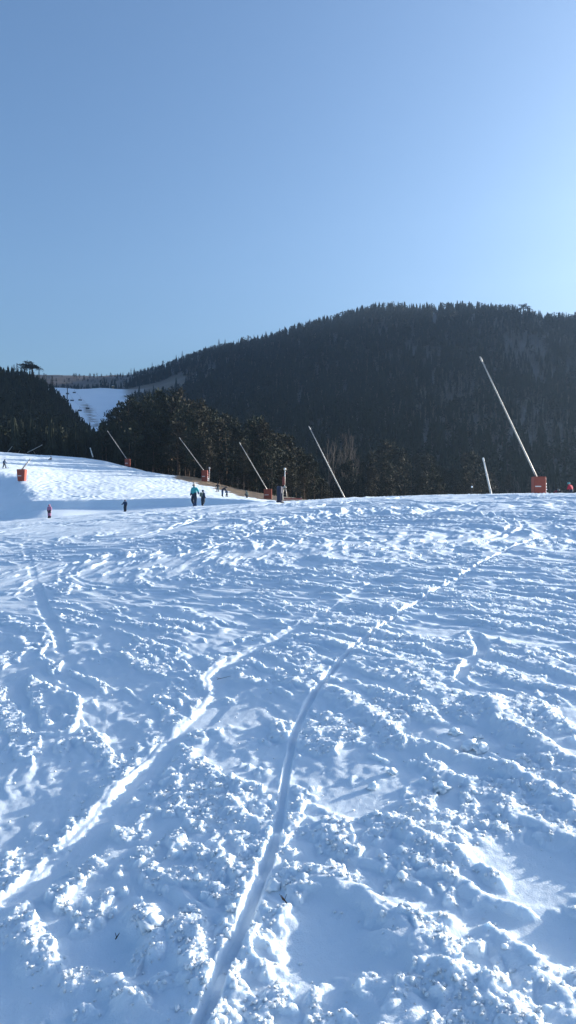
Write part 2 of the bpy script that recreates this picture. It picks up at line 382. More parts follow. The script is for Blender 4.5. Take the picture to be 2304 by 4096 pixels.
def snow_mat(name, bump=0.002, bscale=120.0, sss=1.0):
    m = mat(name, SNOW, rough=0.55, spec=0.25, var=0.03, scale=1.5, bump=bump, bscale=bscale)
    b = m.node_tree.nodes['Principled BSDF']
    if sss:
        b.inputs['Subsurface Weight'].default_value = sss; b.inputs['Subsurface Radius'].default_value = (0.95, 0.97, 1.0); b.inputs['Subsurface Scale'].default_value = 0.018
    return m
def land_mat(name, near):
    """snow / dry grass / woodland floor by painted attributes"""
    m = snow_mat(name, *((0.003, 160.0) if near else (0.0, 1.0))); nt = m.node_tree; b = nt.nodes['Principled BSDF']
    src = b.inputs['Base Color'].links[0].from_socket
    tc = nt.nodes.new('ShaderNodeTexCoord')
    def patch(src, name, c1, c2, sc):
        a = nt.nodes.new('ShaderNodeAttribute'); a.attribute_name = name
        n = nt.nodes.new('ShaderNodeTexNoise'); n.inputs['Scale'].default_value = sc; n.inputs['Detail'].default_value = 6; nt.links.new(tc.outputs['Object'], n.inputs['Vector'])
        c = nt.nodes.new('ShaderNodeMix'); c.data_type = 'RGBA'; c.inputs[6].default_value = (*c1, 1); c.inputs[7].default_value = (*c2, 1); nt.links.new(n.outputs[0], c.inputs[0])
        x = nt.nodes.new('ShaderNodeMix'); x.data_type = 'RGBA'; nt.links.new(a.outputs['Fac'], x.inputs[0]); nt.links.new(src, x.inputs[6]); nt.links.new(c.outputs[2], x.inputs[7])
        return x.outputs[2]
    s = patch(src, 'wood', (0.030, 0.027, 0.022), (0.060, 0.050, 0.038), 0.15)
    s = patch(s, 'grass', (0.10, 0.068, 0.042), (0.18, 0.13, 0.078), 0.35)
    nt.links.new(s, b.inputs['Base Color'])
    return m
M_SNOWLAND = land_mat('snow_run', True); M_LAND = land_mat('hill_ground', False)

# ------------------------------------------------------------------ ground: the snow run, and the hills beyond
def columns(half_fine, step, wide):
    a = list(np.arange(-half_fine, half_fine+1e-6, step)); s = step
    right = []; v = half_fine
    while v < math.pi-0.06:
        s = min(s*wide, 0.12); v += s
        if v < math.pi: right.append(v)
    return np.array([-q for q in reversed(right)]+a+right)
def land(name, az, r, material, attrs, close=True, with_relief=True):
    A_, R_ = np.meshgrid(az, r, indexing='ij'); x = R_*np.sin(A_); y = R_*np.cos(A_)
    z = macro(A_, R_)
    if with_relief: z = z+relief(x, y)
    else: z = z+sstep(260, 420, R_)*2.0*noise(x/40, y/40, 90)
    na, nr = len(az), len(r)
    i = np.arange(na)[:, None]; j = np.arange(nr-1)[None, :]
    i2 = (i+1) % na if close else (i+1)
    if not close: i = i[:-1]; i2 = i2[:-1]
    f = np.stack(np.broadcast_arrays(i*nr+j, i*nr+j+1, i2*nr+j+1, i2*nr+j), -1).reshape(-1, 4)
    me = numpy_mesh(name, np.stack([x, y, z], -1).reshape(-1, 3), f)
    for k, fn in attrs.items(): attr(me, k, fn(A_, R_, x, y).ravel())
    return mesh_obj(name, me, material)
# edge of the piste on the forest side (line of the lances)
EDGE = [(-125, 215), (-75, 212), (-54, 203), (-41, 191), (-25.5, 177), (-17, 157), (-7, 140), (-2.2, 126), (3.0, 104), (7.4, 88), (13, 73), (20, 56)]
def edge_dist(x, y):
    d, _ = line_dist(x, y, list(reversed(EDGE)), 400); return d       # positive on the forest side
def grass_a(A_, R_, x, y):
    d = edge_dist(x, y)+1.6*noise(x/3, y/3, 91)+0.7*noise(x/.8, y/.8, 92)+7*sstep(104, 120, R_)*(1-sstep(158, 184, R_))
    g = sstep(-0.6, 0.6, d-0.4)*(1-sstep(26, 34, d))*sstep(92, 100, R_)
    return g
def wood_a(A_, R_, x, y):
    d = edge_dist(x, y)+3*noise(x/6, y/6, 93)
    return np.maximum(sstep(7, 13, d)*sstep(75, 85, R_), sstep(222, 232, R_))
rr = [0.45]
while rr[-1] < 262:
    q_ = rr[-1]; rr.append(q_*(1.02 if q_ < 1.7 else (1.0027 if q_ < 11 else 1.0036 if q_ < 230 else 1.02)))
snow = land('snow_slope', columns(0.45, 0.00145, 1.25), np.array(rr), M_SNOWLAND, {'grass': grass_a, 'wood': wood_a})
tag(snow, 'white ski run with tracks, crumbs and furrows', None, None, 'structure')

def pix(A_): return 288+F*np.tan(np.clip(A_, -1.2, 1.2))
def piste_a(A_, R_, x, y):
    """1 on the far snowed run"""
    p = pix(A_)+1.2*noise(x/18, y/18, 95); D = R_*np.cos(A_)
    lim = 150-(D < 905)*0+0*D
    right = np.interp(D, [560, 700, 860, 915, 985], [108, 125, 140, 148, 118]); left = np.interp(D, [560, 650, 985], [60, 20, 10])
    return sstep(0, 3, right-p)*sstep(0, 3, p-left)*sstep(520, 560, D)*(1-sstep(955, 975, D))
def hgrass(A_, R_, x, y):
    p = pix(A_); D = R_*np.cos(A_); n1 = noise(x/30, y/30, 96)
    ridge = .55*sstep(1010, 1060, D)*(1-sstep(128, 145, p))*sstep(-.45, .35, n1+0.25)*sstep(20, 40, p)
    shoulder = sstep(120, 130, p+4*n1)*(1-sstep(175, 200, p+8*n1))*sstep(800, 840, D)*(1-sstep(950, 990, D))
    road_D = np.interp(p, [110, 165, 200, 225], [985, 905, 850, 900]); road = np.exp(-((D-road_D)/14)**2)*sstep(110, 120, p)*(1-sstep(215, 226, p))
    bare = 0.9*np.exp(-(((p-92-(D-700)*-0.09)/4.5)**2))*sstep(640, 660, D)*(1-sstep(760, 800, D))*sstep(-.2, .2, noise(x/7, y/7, 98)+.1)
    return np.clip(ridge*0.9+0.8*shoulder+road+bare, 0, 1)
def hwood(A_, R_, x, y): return 1-piste_a(A_, R_, x, y)
rr = [262.0]
while rr[-1] < 1640: rr.append(rr[-1]*1.006)
hill = land('hillside', columns(0.50, 0.0045, 1.3), np.array(rr), M_LAND, {'grass': hgrass, 'wood': hwood}, with_relief=False)
tag(hill, 'wooded hills around the ski valley', None, None, 'structure')

# ------------------------------------------------------------------ scattering (only for what nobody could count)
def scatter(name, pts, scl, rot, idx, protos, coll_name):
    """one object whose points carry copies of the prototypes"""
    pc = bpy.data.collections.new(coll_name)
    for p in protos:
        if p.name in COL.objects: COL.objects.unlink(p)
        pc.objects.link(p)
    me = bpy.data.meshes.new(name); me.vertices.add(len(pts)); me.vertices.foreach_set('co', np.asarray(pts, np.float32).ravel())
    a = me.attributes.new('s', 'FLOAT_VECTOR', 'POINT'); a.data.foreach_set('vector', np.asarray(scl, np.float32).ravel())
    a = me.attributes.new('rot', 'FLOAT_VECTOR', 'POINT'); a.data.foreach_set('vector', np.asarray(rot, np.float32).ravel())
    a = me.attributes.new('pick', 'INT', 'POINT'); a.data.foreach_set('value', np.asarray(idx, np.int32))
    o = bpy.data.objects.new(name, me); COL.objects.link(o)
    ng = bpy.data.node_groups.new(name+'_scatter', 'GeometryNodeTree')
    ng.interface.new_socket('Geometry', in_out='INPUT', socket_type='NodeSocketGeometry'); ng.interface.new_socket('Geometry', in_out='OUTPUT', socket_type='NodeSocketGeometry')
    N = ng.nodes; gi = N.new('NodeGroupInput'); go = N.new('NodeGroupOutput'); ip = N.new('GeometryNodeInstanceOnPoints')
    ci = N.new('GeometryNodeCollectionInfo'); ci.inputs[0].default_value = pc; ci.inputs['Separate Children'].default_value = True; ci.inputs['Reset Children'].default_value = True
    def na(n, t):
        x = N.new('GeometryNodeInputNamedAttribute'); x.data_type = t; x.inputs[0].default_value = n; return x.outputs[0]
    L = ng.links; L.new(gi.outputs[0], ip.inputs['Points']); L.new(ci.outputs[0], ip.inputs['Instance']); ip.inputs['Pick Instance'].default_value = True
    L.new(na('pick', 'INT'), ip.inputs['Instance Index']); L.new(na('s', 'FLOAT_VECTOR'), ip.inputs['Scale'])
    er = N.new('FunctionNodeEulerToRotation'); L.new(na('rot', 'FLOAT_VECTOR'), er.inputs[0]); L.new(er.outputs[0], ip.inputs['Rotation'])
    L.new(ip.outputs[0], go.inputs[0])
    md = o.modifiers.new('scatter', 'NODES'); md.node_group = ng
    return o
NR = np.random.default_rng(11)
M_CRUMB = snow_mat('snow_clod', bump=0.0)
def clod(k, sub=2, rough=0.5):
    bm = bmesh.new(); bmesh.ops.create_icosphere(bm, subdivisions=sub, radius=1.0)
    v = np.array([p.co[:] for p in bm.verts])
    d = 1+rough*noise(v[:, 0]*1.3+k*7.1, v[:, 1]*1.3+v[:, 2]*1.7, k)+rough*0.6*noise(v[:, 0]*3+k, v[:, 2]*3+v[:, 1]*2.1, k+50)
    for p, q in zip(bm.verts, d): p.co *= q
    me = bpy.data.meshes.new('clod')
    for f in bm.faces: f.smooth = True
    bm.to_mesh(me); bm.free(); me.materials.append(M_CRUMB); return me
# snow crumbs lying over the churned patches of the foreground
N_TRY = 420000
r_ = 1.7*(13/1.7)**NR.random(N_TRY); a_ = NR.uniform(-0.50, 0.50, N_TRY); x_ = r_*np.sin(a_); y_ = r_*np.cos(a_)
cm = relief(x_, y_, want_crumb=True)
keep = NR.random(N_TRY) < cm**2*0.09+0.0025
x_, y_, r_, a_, cm = x_[keep], y_[keep], r_[keep], a_[keep], cm[keep]
size = np.exp(NR.normal(math.log(0.0034), 0.45, len(x_)))*(0.75+0.12*r_); size = np.clip(size, 0.002, 0.018)
z_ = macro(a_, r_)+relief(x_, y_)+size*0.1
sc3 = size[:, None]*NR.uniform(0.75, 1.25, (len(x_), 3))
protos = [bpy.data.objects.new('snow_clod', clod(k, 2 if k < 3 else 1)) for k in range(6)]
crumbs = scatter('snow_crumbs', np.stack([x_, y_, z_], 1), sc3, NR.uniform(0, 6.28, (len(x_), 3)), NR.integers(0, 6, len(x_)), protos, 'clods')
tag(crumbs, 'loose crumbs of snow scattered over the ski run', 'snow', None, 'stuff')
print('crumbs', len(x_))

# ------------------------------------------------------------------ mesh building
class MB:
    def __init__(s): s.v = []; s.f = []; s.m = []
    def add(s, vs, fs, mi=0):
        o = len(s.v); s.v += [tuple(q) for q in vs]; s.f += [tuple(i+o for i in f) for f in fs]; s.m += [mi]*len(fs)
    def box(s, c, d, mi=0, rot=None, taper=1.0, bev=0.0):
        """box with its edges taken off"""
        hx, hy, hz = d[0]/2, d[1]/2, d[2]/2; b = min(bev, hx*.9, hy*.9, hz*.9); R = rot or Matrix.Identity(3); C = Vector(c); vs = []
        rings = [(-hz, 1, b), (-hz+b, 1, 0), (hz-b, taper, 0), (hz, taper, b)] if b else [(-hz, 1, 0), (hz, taper, 0)]
        for z, t, ins in rings:
            x, y = hx*t-ins, hy*t-ins
            if b: k = b*.7; p = [(-x+k, -y), (x-k, -y), (x, -y+k), (x, y-k), (x-k, y), (-x+k, y), (-x, y-k), (-x, -y+k)]
            else: p = [(-x, -y), (x, -y), (x, y), (-x, y)]
            vs += [C+R@Vector((a, q, z)) for a, q in p]
        n_ = 8 if b else 4; fs = [tuple(range(n_-1, -1, -1)), tuple(range(len(vs)-n_, len(vs)))]
        for k in range(len(rings)-1):
            for i in range(n_): j = (i+1) % n_; fs.append((k*n_+i, k*n_+j, (k+1)*n_+j, (k+1)*n_+i))
        s.add(vs, fs, mi)
    def tube(s, pts, rad, n_=8, mi=0, cap=True):
        pts = [Vector(p) for p in pts]; rad = rad if isinstance(rad, (list, tuple)) else [rad]*len(pts); vs = []
        for i, p in enumerate(pts):
            d = (pts[min(i+1, len(pts)-1)]-pts[max(i-1, 0)]).normalized()
            u = d.cross(Vector((0, 0, 1)) if abs(d.z) < .9 else Vector((1, 0, 0))).normalized(); w = d.cross(u)
            for k in range(n_): a = 2*math.pi*k/n_; vs.append(p+(u*math.cos(a)+w*math.sin(a))*rad[i])
        fs = [(i*n_+k, i*n_+(k+1) % n_, (i+1)*n_+(k+1) % n_, (i+1)*n_+k) for i in range(len(pts)-1) for k in range(n_)]
        if cap: fs += [tuple(range(n_-1, -1, -1)), tuple(range((len(pts)-1)*n_, len(pts)*n_))]
        s.add(vs, fs, mi)
    def ball(s, c, r, n_=8, mi=0, sq=(1, 1, 1)):
        C = Vector(c); vs = [C+Vector((0, 0, -r*sq[2]))]; m = n_//2
        for i in range(1, m):
            t = math.pi*i/m
            for k in range(n_): a = 2*math.pi*k/n_; vs.append(C+Vector((r*math.sin(t)*math.cos(a)*sq[0], r*math.sin(t)*math.sin(a)*sq[1], -r*math.cos(t)*sq[2])))
        vs.append(C+Vector((0, 0, r*sq[2]))); fs = []
        for k in range(n_): fs.append((0, 1+(k+1) % n_, 1+k)); fs.append((len(vs)-1, 1+(m-2)*n_+k, 1+(m-2)*n_+(k+1) % n_))
        for i in range(m-2):
            for k in range(n_): fs.append((1+i*n_+k, 1+i*n_+(k+1) % n_, 1+(i+1)*n_+(k+1) % n_, 1+(i+1)*n_+k))
        s.add(vs, fs, mi)
    def tuft(s, p, d, L, w, rnd, mi=0):
        """one spray of needles: a bent diamond"""
        d = d.normalized(); u = d.cross(Vector((rnd.uniform(-1, 1), rnd.uniform(-1, 1), rnd.uniform(-1, 1)))).normalized()
        s.add([p, p+d*L*.45+u*w, p+d*L, p+d*L*.5-u*w], [(0, 1, 2), (0, 2, 3)], mi)
    def mesh(s, name, smooth=False):
        me = bpy.data.meshes.new(name); me.from_pydata(s.v, [], s.f); me.polygons.foreach_set('material_index', s.m)
        me.polygons.foreach_set('use_smooth', [smooth]*len(s.f)); me.update(); return me
    def build(s, name, mats, parent=None, smooth=False):
        me = s.mesh(name, smooth); mats = mats if isinstance(mats, (list, tuple)) else [mats]
        for m in mats: me.materials.append(m)
        o = bpy.data.objects.new(name, me); COL.objects.link(o)
        if parent: o.parent = parent
        return o

# ------------------------------------------------------------------ trees
M_BARK = mat('bark', (0.075, 0.055, 0.042), .9, .1, var=.3, scale=2.0, rand=(0.12, 0.09, 0.07))
M_PALEBARK = mat('pale_bark', (0.30, 0.26, 0.22), .9, .1, var=.35, scale=3.0, rand=(0.20, 0.165, 0.135))
M_NEEDLE = mat('spruce_needles', (0.020, 0.029, 0.021), .75, .15, var=.3, scale=.7, rand=(0.034, 0.040, 0.026))
M_PINE = mat('pine_needles', (0.030, 0.033, 0.021), .75, .15, var=.3, scale=.6, rand=(0.044, 0.039, 0.027))
M_OLIVE = mat('olive_needles', (0.022, 0.031, 0.020), .75, .15, var=.3, scale=.6, rand=(0.032, 0.037, 0.024))
M_TWIG = mat('bare_twigs', (0.12, 0.105, 0.095), .9, .1, var=.3, scale=1.0, rand=(0.17, 0.14, 0.12))
def trunk_mesh(H, r0, rnd, top=.95, bend=.02):
    b = MB(); n_ = 6; pts = []
    for i in range(n_): t = i/(n_-1); pts.append((rnd.uniform(-1, 1)*bend*H*t, rnd.uniform(-1, 1)*bend*H*t, -0.6+t*(H*top+.6)))
    b.tube(pts, [r0*(1-.9*i/(n_-1)) for i in range(n_)], 7); return b.mesh('trunk', True)
def spruce_crown(H, R, rnd):
    b = MB(); z = H*.08
    while z < H*.985:
        t = z/H; L = R*(1-t)**.85*rnd.uniform(.8, 1.15)+.12; n_ = max(4, int(8*(1-t)+3)); a0 = rnd.random()*6.28
        for k in range(n_):
            a = a0+6.283*k/n_+rnd.uniform(-.25, .25); l = L*rnd.uniform(.6, 1.1); dr = Vector((math.cos(a), math.sin(a), -.28+.5*t))
            for q in range(5):
                s_ = rnd.uniform(.15, 1.0); p = Vector((0, 0, z))+dr*l*s_+Vector((0, 0, -.12*l*s_*s_))
                d = Vector((dr.x, dr.y, rnd.uniform(-.7, .15)))+Vector((rnd.uniform(-.8, .8), rnd.uniform(-.8, .8), 0))
                b.tuft(p-d*.15, d, rnd.uniform(.5, 1.0)*(.5+.6*(1-t)), rnd.uniform(.12, .24), rnd)
        z += H*.042*rnd.uniform(.8, 1.2)*(1.1-.4*t)
    return b.mesh('crown')
def pine_crown(H, R, rnd, base=.28, n_=54, flat=1.0):
    b = MB(); cl = []
    for i in range(n_):
        t = rnd.random()**.8; z = H*(base+(1-base)*t*.97); prof = (math.sin(math.pi*min(1, .18+t*.80))**.7)*flat; a = rnd.random()*6.283; rr_ = R*prof*math.sqrt(rnd.random())*rnd.uniform(.75, 1.15)
        cl.append(Vector((rr_*math.cos(a), rr_*math.sin(a), z)))
    for c_ in cl:
        b.tube([(0, 0, c_.z-.35*math.hypot(c_.x, c_.y)-.2), c_], [.07, .025], 3, 1, False)
        s_ = rnd.uniform(.7, 1.25)
        for q in range(26):
            d = Vector((rnd.gauss(0, 1), rnd.gauss(0, 1), rnd.gauss(0, .7)+.25)).normalized()
            b.tuft(c_+d*rnd.uniform(.05, .75)*s_, d+Vector((rnd.uniform(-.5, .5), rnd.uniform(-.5, .5), .3)), rnd.uniform(.35, .7)*s_, rnd.uniform(.1, .2)*s_, rnd)
    return b.mesh('crown')
def bare_parts(H, rnd, spread=.28):
    tr, cr = MB(), MB(); pts = [Vector((rnd.uniform(-.1, .1)*i, rnd.uniform(-.1, .1)*i, -.5+(H*.96+.5)*i/6)) for i in range(7)]
    tr.tube(pts, [H*.011*(1-.13*i) for i in range(7)], 6)
    def limb(p, d, L, r, dep):
        q = p+d*L*.5+Vector((0, 0, .04*L)); e = q+(d+Vector((rnd.uniform(-.2, .2), rnd.uniform(-.2, .2), .25))).normalized()*L*.5
        cr.tube([p, q, e], [r, r*.7, r*.25], 3, 0, False)
        if dep:
            for k in range(6):
                s_ = rnd.uniform(.25, 1); o = p.lerp(q, s_*2) if s_ < .5 else q.lerp(e, s_*2-1)
                limb(o, (d+Vector((rnd.uniform(-.9, .9), rnd.uniform(-.9, .9), rnd.uniform(-.1, .7)))).normalized(), L*rnd.uniform(.3, .5), r*.5, dep-1)
    for k in range(24):
        t = rnd.uniform(.22, .97); z = H*t; a = rnd.random()*6.283
        limb(Vector((pts[3].x, pts[3].y, z)), Vector((math.cos(a)*.55, math.sin(a)*.55, .85)).normalized(), H*spread*(1.12-t)*rnd.uniform(.7, 1.2)+.5, .035, 2)
    return tr.mesh('trunk', True), cr.mesh('crown')
TREES = {}      # kind -> list of (trunk mesh, crown mesh, height)
def kinds():
    rnd = random.Random(5)
    for nm, cnt, H, fn, mt in (('spruce', 4, 15, lambda H: spruce_crown(H, 2.9, rnd), M_NEEDLE), ('pine', 5, 14, lambda H: pine_crown(H, 3.1, rnd), M_PINE), ('olive', 4, 15, lambda H: pine_crown(H, 2.8, rnd, .2, 60), M_OLIVE)):
        TREES[nm] = []
        for i in range(cnt):
            t = trunk_mesh(H, .2, rnd); t.materials.append(M_BARK); c = fn(H); c.materials.append(mt); c.materials.append(M_BARK); TREES[nm].append((t, c, H))
    TREES['bare'] = []
    for i in range(4):
        t, c = bare_parts(13, rnd); t.materials.append(M_PALEBARK); c.materials.append(M_TWIG); TREES['bare'].append((t, c, 13))
kinds()
def tree(kind, name, base, H, label, group, rnd, wide=1.0, pick=None):
    t, c, h0 = TREES[kind][rnd.randrange(len(TREES[kind])) if pick is None else pick]
    e = empty(name, base, rnd.uniform(0, 6.28)); s = H/h0; e.scale = (s*wide, s*wide, s)
    for nm, me in (('trunk', t), ('crown', c)):
        o = bpy.data.objects.new(nm, me); COL.objects.link(o); o.parent = e
    return tag(e, label, 'tree', group)
def land_z(px, D):
    x = (px-288)/F*D; az, r = polar(np.array([x]), np.array([float(D)])); z = macro(az, r)
    z = z+sstep(260, 420, r)*2.0*noise(np.array([x])/40, np.array([float(D)])/40, 90)
    return x, D, float(z[0])
def top_height(px, D, py):
    """height a thing at this spot needs to reach image row py"""
    x, y, z = land_z(px, D); return EYE+(512-py)/F*D-z, Vector((x, y, z))
rt = random.Random(21)
def size(H): return 'short' if H < 9 else 'mid height' if H < 14 else 'tall' if H < 19 else 'towering'
def near1(px):
    return ('beside the far snowed run' if px < 112 else 'behind the thin lance with small red mat' if px < 140 else 'left of the lance near white topped post' if px < 175 else
            'behind the lance beside the white topped post' if px < 215 else 'between the two lances on the dry grass' if px < 240 else 'behind the lance with faded red mat' if px < 272 else 'by the tall two legged post' if px < 300 else 'at the low end of the stand')
def near2(px):
    return ('beside the leafless clump' if px < 362 else 'right of the leafless clump' if px < 400 else 'between leafless clump and white lance' if px < 445 else 'left of the short white lance' if px < 482 else
            'behind the short white lance' if px < 502 else 'behind the longest lance' if px < 545 else 'beyond the longest lance')
def near3(px):
    return ('above the far snowed run' if px < 175 else 'on its long left shoulder' if px < 330 else 'on its rounded summit' if px < 412 else 'beside the summit notch' if px < 440 else 'on its flat right top' if px < 505 else 'near the lone flat crowned pine' if px < 545 else 'on its falling right end')
# pine stand behind the lit mound
OUT1 = [(96, 428), (103, 416), (107, 410), (112, 407), (115, 400), (124, 401), (131, 396), (145, 395), (159, 392), (175, 391), (195, 397), (211, 409), (227, 415), (242, 423), (250, 420), (258, 418), (268, 424), (274, 430), (286, 433), (292, 440), (298, 446), (306, 452), (314, 458), (322, 475), (330, 492)]
EDGE_D = [(60, 208), (100, 200), (127, 192), (160, 178), (204, 158), (250, 140), (266, 134), (300, 118), (347, 92)]
def interp(tab, x): return float(np.interp(x, [a for a, _ in tab], [b for _, b in tab]))
px = 98.0
while px < 331:
    D = interp(EDGE_D, px)+rt.uniform(45, 85); H, p = top_height(px, D, interp(OUT1, px)+rt.choice([-2, -1, 0, 2, 4, 7]))
    if 4 < H < 29:
        k = 'olive' if px < 175 else rt.choice(['pine', 'pine', 'olive'])
        tree(k, 'pine_tree', p, H, '%s %s pine topping the stand, %s' % (size(H), 'dark green' if k == 'olive' else 'brownish', near1(px)), 'pines at the top of the stand behind the mound', rt, wide=rt.uniform(.75, 1.0)*(1.0 if H > 9 else 1.35))
    px += rt.uniform(5.0, 8.5)
for i in range(95):
    px = rt.uniform(100, 328); D = interp(EDGE_D, px)+rt.uniform(14, 60); H, p = top_height(px, D, interp(OUT1, px)+rt.uniform(8, 70))
    if H < 5 or H > 25: continue
    k = rt.choice(['olive', 'spruce', 'olive']) if px < 170 else rt.choice(['pine', 'pine', 'olive', 'spruce'])
    tree(k, 'spruce_tree' if k == 'spruce' else 'pine_tree', p, H, '%s %s inside the stand, %s' % (size(H), {'olive': 'olive green pine', 'pine': 'brown tinged pine', 'spruce': 'dark narrow spruce'}[k], near1(px)), 'trees inside the stand behind the mound', rt, wide=rt.uniform(.8, 1.15)*(1.0 if H > 9 else 1.3))
# mixed trees at the foot of the big hill
OUT2 = [(325, 478), (332, 446), (345, 442), (354, 450), (362, 457), (375, 450), (388, 441), (395, 438), (405, 449), (420, 455), (430, 450), (440, 463), (455, 468), (465, 452), (475, 449), (481, 468), (500, 472), (520, 476), (560, 481), (600, 482)]
for i in range(84):
    px = 331+(i % 42)*6.3+rt.uniform(-3, 3); front = i >= 42
    if front: px = rt.uniform(331, 500)
    D = rt.uniform(205, 240) if front else rt.uniform(240, 285); H, p = top_height(px, D, interp(OUT2, px)+(rt.uniform(8, 34) if front else rt.uniform(-1, 4)))
    if H < 4: continue
    k = rt.choice(['pine', 'pine', 'olive', 'spruce']) if not (330 < px < 358) else 'olive'
    if px > 480 and rt.random() < .4: k = 'bare'
    tree(k, {'bare': 'bare_tree', 'spruce': 'spruce_tree'}.get(k, 'pine_tree'), p, H,
         '%s %s at the hill foot, %s' % (size(H), {'bare': 'leafless pale tree', 'pine': 'brownish pine', 'olive': 'olive green pine', 'spruce': 'dark spruce'}[k], near2(px)), 'trees along the foot of the big hill', rt, wide=rt.uniform(.8, 1.1))
for px, py in ((329, 442), (334, 440), (345, 436), (349, 434), (353, 438)):
    H, p = top_height(px, 225+rt.uniform(-8, 8), py); tree('bare', 'bare_tree', p, H, 'tall bare birch with pale trunk in the leafless clump beside a snow lance', 'birches in the leafless clump', rt, wide=.7)
# bushes by the strip of dry grass
for px, D, py in ((232, 168, 479), (238, 165, 476), (222, 172, 474), (217, 175, 472), (244, 160, 482), (277, 150, 484), (283, 152, 487), (212, 176, 470)):
    H, p = top_height(px, D, py)
    if H > .6: tree('bare', 'bare_bush', p, max(H, 1.2), 'small leafless bush beside the strip of dry grass', 'bushes along the dry grass', rt, wide=1.8)
# skyline
def crest(px, lo=600, hi=1350):
    Ds = np.linspace(lo, hi, 240); best = max(Ds, key=lambda d: (land_z(px, d)[2]-EYE)/d); return best
px = 131.0
CREST = [(p_, crest(p_)) for p_ in range(120, 620, 10)]
while px < 592:
    D = interp(CREST, px)+rt.uniform(-12, 6); x, y, z = land_z(px, D); k = 'olive' if rt.random() < .3 else 'spruce'
    H = rt.choice([4, 5, 6, 7, 8, 9, 11, 13, 15]); tree(k, 'spruce_tree' if k == 'spruce' else 'pine_tree', Vector((x, y, z)), H, '%s %s on the big hill skyline, %s' % ('small' if H < 7 else 'middling' if H < 10 else 'tall', 'pointed conifer' if k == 'spruce' else 'round topped pine', near3(px)), 'trees on the skyline of the big hill', rt, wide=rt.uniform(.8, 1.3))
    px += rt.uniform(1.8, 7.4)
for px, py in ((1, 367), (5, 369), (9, 368), (14, 364), (17, 363), (21, 367), (26, 366), (30, 368), (34, 372), (39, 371), (44, 373), (52, 376)):
    H, p = top_height(px, 452, py); tree('spruce', 'spruce_tree', p, max(H, 5), 'dark conifer on the skyline of the wooded spur above the snow mound', 'trees on the skyline of the wooded spur', rt)
for px, py, w in ((74, 371.5, 1.5), (79.5, 369.5, 1.3), (76, 373, 1.5), (84, 375, 1.5), (90, 373.5, 1.4), (94, 373.5, 1.4), (97, 373, 1.), (110.5, 372.5, .9), (119, 375.5, 1.4), (123, 375, 1.4), (127, 375, 1.4), (62, 375, 1.5), (46, 374, 1.2), (104, 377, 1.6), (113, 380, 1.6), (88, 379, 1.6), (69, 378, 1.6)):
    D = 1215 if py < 376.5 else 1150; H, p = top_height(px, D, py); tree('olive', 'pine_tree', p, min(max(H, 4), 8), 'small pine standing alone on the distant grassy ridge', 'pines on the distant grassy ridge', rt, wide=w)
def flat_pine(px, py, D, label, lean):
    """old pine with a bare trunk and a spread, flat crown"""
    H, p = top_height(px, D, py); H = max(H, 12); rnd = random.Random(int(px)); e = empty('flat_topped_pine', p); tr, cr = MB(), MB()
    tr.tube([(0, 0, -1), (.2, 0, H*.4), (lean*.5, 0, H*.72)], [.8, .7, .5], 7)
    for k in range(11):
        a = rnd.uniform(0, 6.28); L = H*rnd.uniform(.22, .46); e2 = Vector((lean*.5+math.cos(a)*L, math.sin(a)*L*.6, H*rnd.uniform(.74, .96)-abs(math.cos(a))*H*.12)); m = Vector((lean*.5, 0, H*.70)).lerp(e2, .5)+Vector((0, 0, H*.07))
        tr.tube([(lean*.5, 0, H*.70), m, e2], [.22, .16, .08], 4, 0, False)
        for c_ in (e2, m, m.lerp(e2, .5)):
            for q in range(55):
                d = Vector((rnd.gauss(0, 1), rnd.gauss(0, 1), rnd.gauss(0, .35)+.2)); cr.tuft(c_+Vector((d.x*1.0, d.y, d.z*.55)), d, rnd.uniform(.5, 1.), rnd.uniform(.15, .3), rnd)
    tr.build('trunk', M_BARK, e); cr.build('crown', M_OLIVE, e); tag(e, label, 'tree')
flat_pine(33.5, 360.5, 456, 'old pine with flat spreading crown on the skyline of the wooded spur', -2)
flat_pine(523, 304, 880, 'lone tall pine with flat crown above the skyline of the big hill', 1)

# the wooded hillsides: thousands of trees that read as one mass
def low_conifer(k, H=13, R=2.6):
    rnd = random.Random(k); b = MB(); b.tube([(0, 0, -1), (0, 0, H*.5)], [.2, .12], 4, 1, False)
    for i in range(7):
        z = H*(.10+.13*i); t = z/H; r = R*(1-t)*rnd.uniform(.85, 1.15)+.25; n_ = 9; a0 = rnd.random()*6; vs = [(0, 0, min(z+H*.24, H))]
        for j in range(n_*2):
            q = r*(rnd.uniform(.8, 1.15) if j % 2 else rnd.uniform(.35, .55)); a = a0+math.pi*j/n_; vs.append((q*math.cos(a), q*math.sin(a), z-(.6 if j % 2 else -.3)*rnd.uniform(.4, 1.2)))
        b.add(vs, [(0, 1+j, 1+(j+1) % (n_*2)) for j in range(n_*2)])
    me = b.mesh('far_conifer'); return me
def low_round(k, H=11, R=2.9, mi=0):
    rnd = random.Random(k); b = MB(); b.tube([(0, 0, -1), (0, 0, H*.7)], [.2, .1], 4, 1, False)
    for i in range(70):
        a = rnd.random()*6.28; t = rnd.random(); rr_ = R*math.sin(math.pi*(.15+.8*t))**.7*math.sqrt(rnd.random()); p = Vector((rr_*math.cos(a), rr_*math.sin(a), H*(.25+.75*t)))
        d = Vector((rnd.gauss(0, 1), rnd.gauss(0, 1), rnd.gauss(0, 1)+.3)); b.tuft(p, d, rnd.uniform(.9, 1.8), rnd.uniform(.35, .7), rnd)
    return b.mesh('far_pine')
